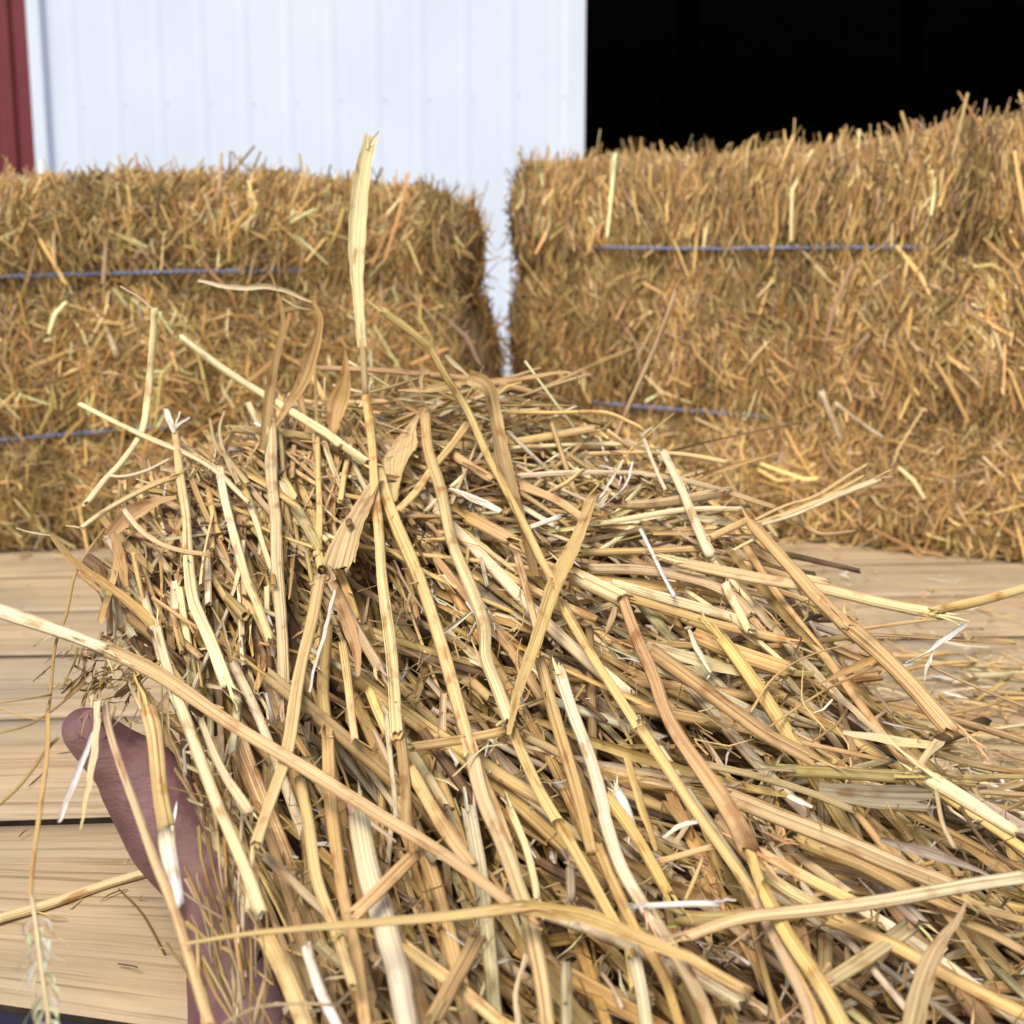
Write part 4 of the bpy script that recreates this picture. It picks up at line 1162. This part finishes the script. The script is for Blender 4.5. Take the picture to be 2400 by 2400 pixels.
hero_count = 0
def build_hero(h, idx):
    kind, crop, wpx, ck, lay, pts, label, op = h
    rnd = random.Random(1000 + idx)
    pp = [px_of(crop, p) for p in pts]
    if 'ext' in op:
        pp += [px_of(op['ext'][0], p) for p in op['ext'][1]]
    flatdeck = lay == -99
    V = []; D = []
    for (x, y) in pp:
        if flatdeck:
            p = on_z(x, y, wpx * .0001)
            d = (p - CAM).dot(Vector((0, CP, -SP)))
        else:
            d = pile_depth(x, y) - lay * .0042
            p = P(x, y, d)
            if p.z < .004:
                p = on_z(x, y, .004); d = (p - CAM).dot(Vector((0, CP, -SP)))
        V.append(p); D.append(d)
    r = lambda w_, d_: 1.02 * w_ * d_ / FPX / 2
    c1 = colour(op.get('c1', ck), rnd); c2 = colour(op.get('c2', ck), rnd)
    mb = MB()
    dm = sum(D) / len(D)
    if kind == 's':
        w0 = op.get('w0', wpx); w1 = op.get('w1', wpx)
        nd = op.get('node', ())
        if not isinstance(nd, tuple): nd = (nd,)
        rr0, rr1 = r(w0, D[0]), r(w1, D[-1])
        add_tube(mb, V, rr0, rr1, c1, c2, sides=10 if wpx > 10 else 7, step=.004, nodes=nd, rnd=rnd, flat=rnd.uniform(.34, .6), wob=.0003)
        if wpx > 14: add_fray(mb, V, rr0 * .8, rr1 * .8, c2, rnd)
        nm, cat, mat = "straw_stalk", "straw stalk", M_STALK
    else:
        w0 = op.get('w0', wpx * .6); w2 = op.get('w2', wpx * .5)
        add_leaf(mb, V, r(w0, D[0]), r(wpx, dm), r(w2, D[-1]), c1, c2, twist=op.get('tw', .35), step=.004, rnd=rnd, torn=bool(op.get('torn')))
        nm, cat, mat = "straw_leaf", "straw leaf", M_LEAF
    org = centre(mb)
    o = link(nm, mb.mesh(nm, org), mat)
    o.location = org
    tag(o, label, cat, "straws of the handful" if not flatdeck else None)
    return o
for i, h in enumerate(HERO):
    build_hero(h, i)

# seed head hanging at the lower left
def seed_head():
    pts = [px_of('E', p) for p in [(178, 1210), (200, 1350), (215, 1500), (240, 1700), (262, 1850), (272, 1990)]]
    V = [P(x, y, pile_depth(x, y) - .034) for x, y in pts]
    path, L = resample(V, .004)
    fr = frames(path)
    root = thing("grain_ear", "bleached seed head hanging from the thin orange stem at the lower left", "grain ear", tuple(path[0]))
    mb = MB()
    add_tube(mb, V, .0007, .0005, PAL['p'], sides=6, step=.006)
    link("rachis", mb.mesh("rachis", path[0]), M_STALK, root)
    mb = MB()
    rn = random.Random(5)
    for i in range(2, len(path) - 1):
        p = path[i]; d, s, q = fr[i]
        for sgn in (-1, 1):
            if rn.random() < .12: continue
            a = p + s * sgn * .0006
            b = a + d * .0065 + s * sgn * rn.uniform(.0006, .0026) + q * rn.uniform(-.002, .002)
            c = a.lerp(b, .5) + s * sgn * .0010
            add_leaf(mb, [a, c, b], .0003, .0008, .0002, tuple(x * rn.uniform(.7, 1.0) for x in (.72, .66, .48)), twist=.6, step=.002, rnd=rn, fold=.7)
            if rn.random() < .3:
                e = b + d * .007 + s * sgn * .004
                add_leaf(mb, [b, b.lerp(e, .5), e], .00018, .00015, .0001, PAL['p'], twist=.3, step=.004, rnd=rn)
    o = link("husks", mb.mesh("husks", path[0]), M_LEAF, root)
seed_head()

# ------------------------------------------------------------------ filler straws of the handful
POLY = [(175, 1020), (235, 915), (400, 825), (510, 765), (700, 715), (900, 705), (1070, 760), (1220, 835), (1390, 950), (1500, 1050), (1600, 1170), (1690, 1310),
        (1800, 1440), (1950, 1600), (2350, 1750), (2350, 2350), (600, 2350), (525, 1932), (465, 1780), (400, 1640), (325, 1480), (280, 1340), (205, 1200)]
def inside(x, y, poly=POLY):
    c = False
    for i in range(len(poly)):
        (x1, y1), (x2, y2) = poly[i - 1], poly[i]
        if (y1 > y) != (y2 > y) and x < (x2 - x1) * (y - y1) / (y2 - y1) + x1:
            c = not c
    return c
FIELD = [(250, 1200, 72), (330, 1500, 76), (450, 1500, 74), (450, 1150, 76), (620, 1250, 70), (700, 1500, 66), (800, 1350, 48), (900, 1200, 28), (900, 1600, 58),
         (1000, 1450, 44), (1300, 1280, 16), (1200, 1080, 8), (1100, 850, 2), (850, 800, -6), (1250, 1500, 30), (1200, 1750, 52), (1450, 1700, 40), (1700, 1700, 27),
         (1850, 1850, 28), (1800, 1450, 10), (600, 880, 60), (420, 900, 40), (520, 1750, 72), (700, 1800, 70), (950, 1800, 55), (1500, 1900, 45)]
def fdir(x, y):
    sw = 0; sx = sy = 0
    for a, b, t in FIELD:
        w_ = 1 / ((a - x) ** 2 + (b - y) ** 2 + 900) ** 1.5
        sx += w_ * math.cos(R(t)); sy += w_ * math.sin(R(t)); sw += w_
    return math.atan2(sy, sx)

def filler_pts(rn, lay, lmin, lmax, jit, bend=.12):
    """one straw: centre in overview units, follows the lie of the pile; lay > 0 is that many layers below the top"""
    while True:
        x = rn.uniform(175, 2300); y = rn.uniform(705, 2300)
        if inside(x, y): break
    a = fdir(x, y) + rn.gauss(0, jit)
    L = rn.uniform(lmin, lmax)
    pts = []
    b = rn.gauss(0, bend)
    dz = rn.gauss(0, .012)
    k = 5
    for i in range(k):
        u = i / (k - 1) - .5
        ang = a + b * u
        xx = x + math.cos(ang) * L * u; yy = y + math.sin(ang) * L * u
        px, py = xx * 1.24224, yy * 1.24224
        # do not poke far past the outline of the pile
        d = pile_depth(px, py) + lay * .0045 + dz * u * 2
        p = P(px, py, d)
        if p.z < .006: p.z = .006 + rn.uniform(0, .006)
        pts.append(p)
    ends_in = inside(x + math.cos(a) * L * .42, y + math.sin(a) * L * .42) and inside(x - math.cos(a) * L * .42, y - math.sin(a) * L * .42)
    return pts, x, y, ends_in

CN = {'a': 'beige', 'c': 'cream', 'y': 'golden', 'p': 'pale', 'o': 'orange-tan', 'b': 'brown', 'g': 'olive', 'k': 'pinkish tan', 's': 'grey', 'w': 'whitish', 'm': 'grey-green', 'd': 'dark'}
def zone(x, y):
    if y < 960: return "near the crest of the pile"
    if x < 560: return "in the left flank by the thumb" if y > 1250 else "in the left shoulder of the pile"
    if x > 1250: return "in the right flank over the planks" if y < 1650 else "towards the bottom right corner"
    return "in the middle of the pile" if y < 1600 else "towards the bottom edge in the middle"
def filler_individual(n):
    rn = random.Random(77)
    made = 0
    while made < n:
        lay = rn.uniform(-1.0, 4.0)
        pts, x, y, ok = filler_pts(rn, lay, 300, 800, .24)
        if not ok or x > 1932 or y > 1900 or (x < 520 and y > 1450): continue
        ck = rn.choice('yyyyppaaooookkbbbbgm')
        wpx = rn.choice((13, 16, 20, 24, 28, 33))
        rr = wpx * .42 / FPX / 2
        c = colour(ck, rn, .15)
        mb = MB()
        leaf = rn.random() < .2
        if leaf:
            add_leaf(mb, pts, rr * .6, rr * 1.2, rr * .4, c, twist=.5, step=.008, rnd=rn)
        else:
            add_tube(mb, pts, rr, rr * rn.uniform(.8, 1.1), c, colour(ck, rn, .15), sides=8, step=.008, flat=rn.uniform(.32, .7), rnd=rn,
                     nodes=((rn.uniform(.2, .8),) if rn.random() < .4 else ()))
            if rn.random() < .6: add_fray(mb, pts, rr * .8, rr * .8, c, rn)
        org = centre(mb)
        nm = "straw_leaf" if leaf else "straw_stalk"
        o = link(nm, mb.mesh(nm, org), M_LEAF if leaf else M_STALK)
        o.location = org
        size = "slim" if wpx < 22 else ("stout" if wpx > 30 else "medium")
        tag(o, f"{size} {CN[ck]} {'leaf' if leaf else 'stalk'} half buried {zone(x, y)}", "straw leaf" if leaf else "straw stalk", "half buried straws of the handful")
        made += 1
filler_individual(125)

def filler_mass():
    rn = random.Random(99)
    mb = MB()
    def one(lay, lmin, lmax, jit, wmin, wmax, keep=None, bend=.12, cols='yyyppookbbbgdm', leafp=.25, dark=1.0, sides=6):
        while True:
            pts, x, y, ok = filler_pts(rn, lay, lmin, lmax, jit, bend)
            if keep and not keep(x, y): continue
            if ok or (x > 700 and rn.random() < .12): break
        rr = rn.uniform(wmin, wmax) * .42 / FPX / 2
        c = colour(rn.choice(cols), rn, .2)
        v_ = rn.random()
        if v_ < leafp:
            add_leaf(mb, pts, rr * .6, rr * 1.25, rr * .4, c, twist=.6, step=.014, rnd=rn)
        elif v_ < leafp + .2 and wmax > 12:      # split lengthwise: an open gutter
            add_leaf(mb, pts, rr, rr, rr * .8, c, twist=.3, step=.014, rnd=rn, fold=.8, torn=True)
        else:
            add_tube(mb, pts, rr, rr * rn.uniform(.7, 1.1), c, sides=sides, step=.014, flat=rn.uniform(.3, .75), rnd=rn, wob=.0005)
    for _ in range(340): one(rn.uniform(2, 7), 200, 700, .36, 9, 28, cols='yypaaookbbbgdm')
    for _ in range(400): one(rn.uniform(5, 11), 250, 800, .5, 10, 30, cols='yoaobbbbgddd')  # deeper layers take darker browns, painting the crevice shade into the straw
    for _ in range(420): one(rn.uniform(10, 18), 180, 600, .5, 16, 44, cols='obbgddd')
    # crest tangle
    for _ in range(430): one(rn.uniform(-2, 6), 60, 300, .6, 6, 22, keep=lambda x, y: y < 1020)
    for _ in range(300): one(rn.uniform(-1, 6), 60, 280, .5, 7, 26, keep=lambda x, y: y < 1250 and x < 620)
    # thin stems and fibres trailing over the forearm
    for _ in range(50):
        x = rn.uniform(375, 500); y = rn.uniform(1560, 1900)
        a = R(rn.gauss(74, 14)); L = rn.uniform(90, 330)
        pts = []
        for u in (-.5, -.15, .2, .5):
            px, py = (x + math.cos(a) * L * u + rn.gauss(0, 4)) * 1.24224, (y + math.sin(a) * L * u) * 1.24224
            pts.append(P(px, py, pile_depth(px, py) + rn.uniform(-.002, .010)))
        add_tube(mb, pts, rn.uniform(2, 13) * .4 / FPX / 2, rn.uniform(1, 9) * .4 / FPX / 2, colour(rn.choice('ykobbp'), rn, .2), sides=5, step=.012, rnd=rn)
    # thin broken bits and fibres on top
    for _ in range(1300): one(rn.uniform(-1.5, 4), 20, 130, 1.1, 3, 10, bend=.9, cols='yppwokkb', leafp=.6, sides=5)
    for _ in range(300): one(rn.uniform(-2, 2.5), 50, 220, .9, 2, 5, bend=1.4, cols='ybkbo', leafp=.2, sides=5)
    # knot of husks and roots above the thumb
    for _ in range(80):
        x = rn.gauss(200, 48); y = rn.gauss(1285, 38)
        a = rn.uniform(0, 3.14) if rn.random() < .4 else R(rn.gauss(140, 25)); L = rn.uniform(15, 100)
        bnd = rn.gauss(0, .5)
        pts = []
        for u in (-.5, -.15, .2, .5):
            an = a + bnd * u
            px, py = (x + math.cos(an) * L * u) * 1.24224, (y + math.sin(an) * L * u) * 1.24224
            pts.append(P(px, py, pile_depth(px, py) + rn.uniform(-.012, .014)))
        wd = rn.uniform(2, 11) * .4 / FPX / 2
        if rn.random() < .5: add_leaf(mb, pts, wd * .5, wd * 1.3, wd * .3, colour(rn.choice('yoabkp'), rn, .2), twist=.7, step=.006, rnd=rn)
        else: add_tube(mb, pts, wd, wd * .6, colour(rn.choice('yoabkg'), rn, .2), sides=5, step=.008, rnd=rn)
    o = link("loose_straw", mb.mesh("loose"), M_STALK)
    tag(o, "tangled mass of loose straw under the single stalks of the handful", "loose straw", kind='stuff')
filler_mass()

# ------------------------------------------------------------------ chaff and bits on the planks
def chaff():
    rn = random.Random(31)
    mb = MB()
    def bit(x, y, l, wd, z, col, ang=None):
        a = rn.uniform(0, 6.28) if ang is None else ang
        d = Vector((math.cos(a), math.sin(a), 0))
        c = Vector((x, y, z))
        s = Vector((-d.y, d.x, 0)) * rn.gauss(0, .12) * l
        pts = [c - d * l / 2, c + s + Vector((0, 0, rn.uniform(0, .0015))), c + d * l / 2 + Vector((0, 0, rn.uniform(0, .004)))]
        if wd > .0016 and rn.random() < .5:
            add_tube(mb, pts, wd / 2, wd / 2, col, sides=6, step=l / 3, rnd=rn)
        else:
            add_leaf(mb, pts, wd * .3, wd * .5, wd * .25, col, step=l / 3, rnd=rn, twist=.3)
    # right part of the deck, thick near the pile, thin near the bale
    for _ in range(2300):
        px = rn.uniform(1500, 2700); py = rn.uniform(1270, 1950)
        if py < 1270 + (px - 2400) * .1: continue
        p = on_z(px, py)
        dens = .35 + .65 * min(1, max(0, (py - 1350) / 350))
        if rn.random() > dens: continue
        bit(p.x, p.y, rn.uniform(.003, .018) * (1 + rn.random()), rn.uniform(.0004, .0022), rn.uniform(.0008, .006), colour(rn.choice('yyppookkbwg'), rn, .25))
    for _ in range(120):
        px = rn.uniform(1650, 2800); py = rn.uniform(1520, 2100)
        p = on_z(px, py)
        bit(p.x, p.y, rn.uniform(.025, .07), rn.uniform(.0018, .004), rn.uniform(.003, .02), colour(rn.choice('yyppookkbm'), rn, .2), rn.gauss(-.25, .45))
    # under the bales' near edges
    for _ in range(700):
        t = rn.random()
        a = ra.lerp(rb, rn.uniform(-.6, 1.1)) if rn.random() < .4 else rc.lerp(rd, rn.uniform(-.1, 1.6))
        bit(a.x + rn.gauss(0, .02), a.y - abs(rn.gauss(0, .035)) + .005, rn.uniform(.006, .04), rn.uniform(.0008, .003), rn.uniform(.001, .006), colour(rn.choice('yoobbg'), rn, .25))
    # few bits on the bare boards at left
    for _ in range(26):
        p = on_z(rn.uniform(-150, 520), rn.uniform(1320, 2330))
        bit(p.x, p.y, rn.uniform(.003, .016), rn.uniform(.0003, .0010), .0012, colour(rn.choice('ybdd'), rn, .2))
    o = link("chaff", mb.mesh("chaff"), M_STALK)
    tag(o, "chaff and broken straw scattered over the planks", "chaff", kind='stuff')
chaff()

# straws caught on the faces of the bales
def stray(px_pts, w0, w1, ck, label, depth):
    rn = random.Random(hash(label) % 1000 if 0 else len(label))
    V = [P(x, y, depth) for x, y in px_pts]
    mb = MB()
    add_tube(mb, V, w0 * depth / FPX / 2, w1 * depth / FPX / 2, colour(ck, rn), sides=7, step=.008, rnd=rn)
    org = centre(mb)
    o = link("straw_stalk", mb.mesh("straw_stalk", org), M_STALK)
    o.location = org
    tag(o, label, "straw stalk", "stray straws caught on the bales")
stray([(205, 706), (250, 770), (275, 835)], 8, 14, 'p', "bent pale straw stuck on the face of the left bale", 1.19)
stray([(1925, 920), (1948, 975), (1972, 1035)], 14, 7, 'p', "short pale straw stuck on the right bale, left of its slanting neighbour", 1.19)
stray([(1958, 945), (2010, 985), (2072, 1027)], 7, 9, 'p', "slanting thin straw stuck on the right bale, right of the short pale one", 1.17)
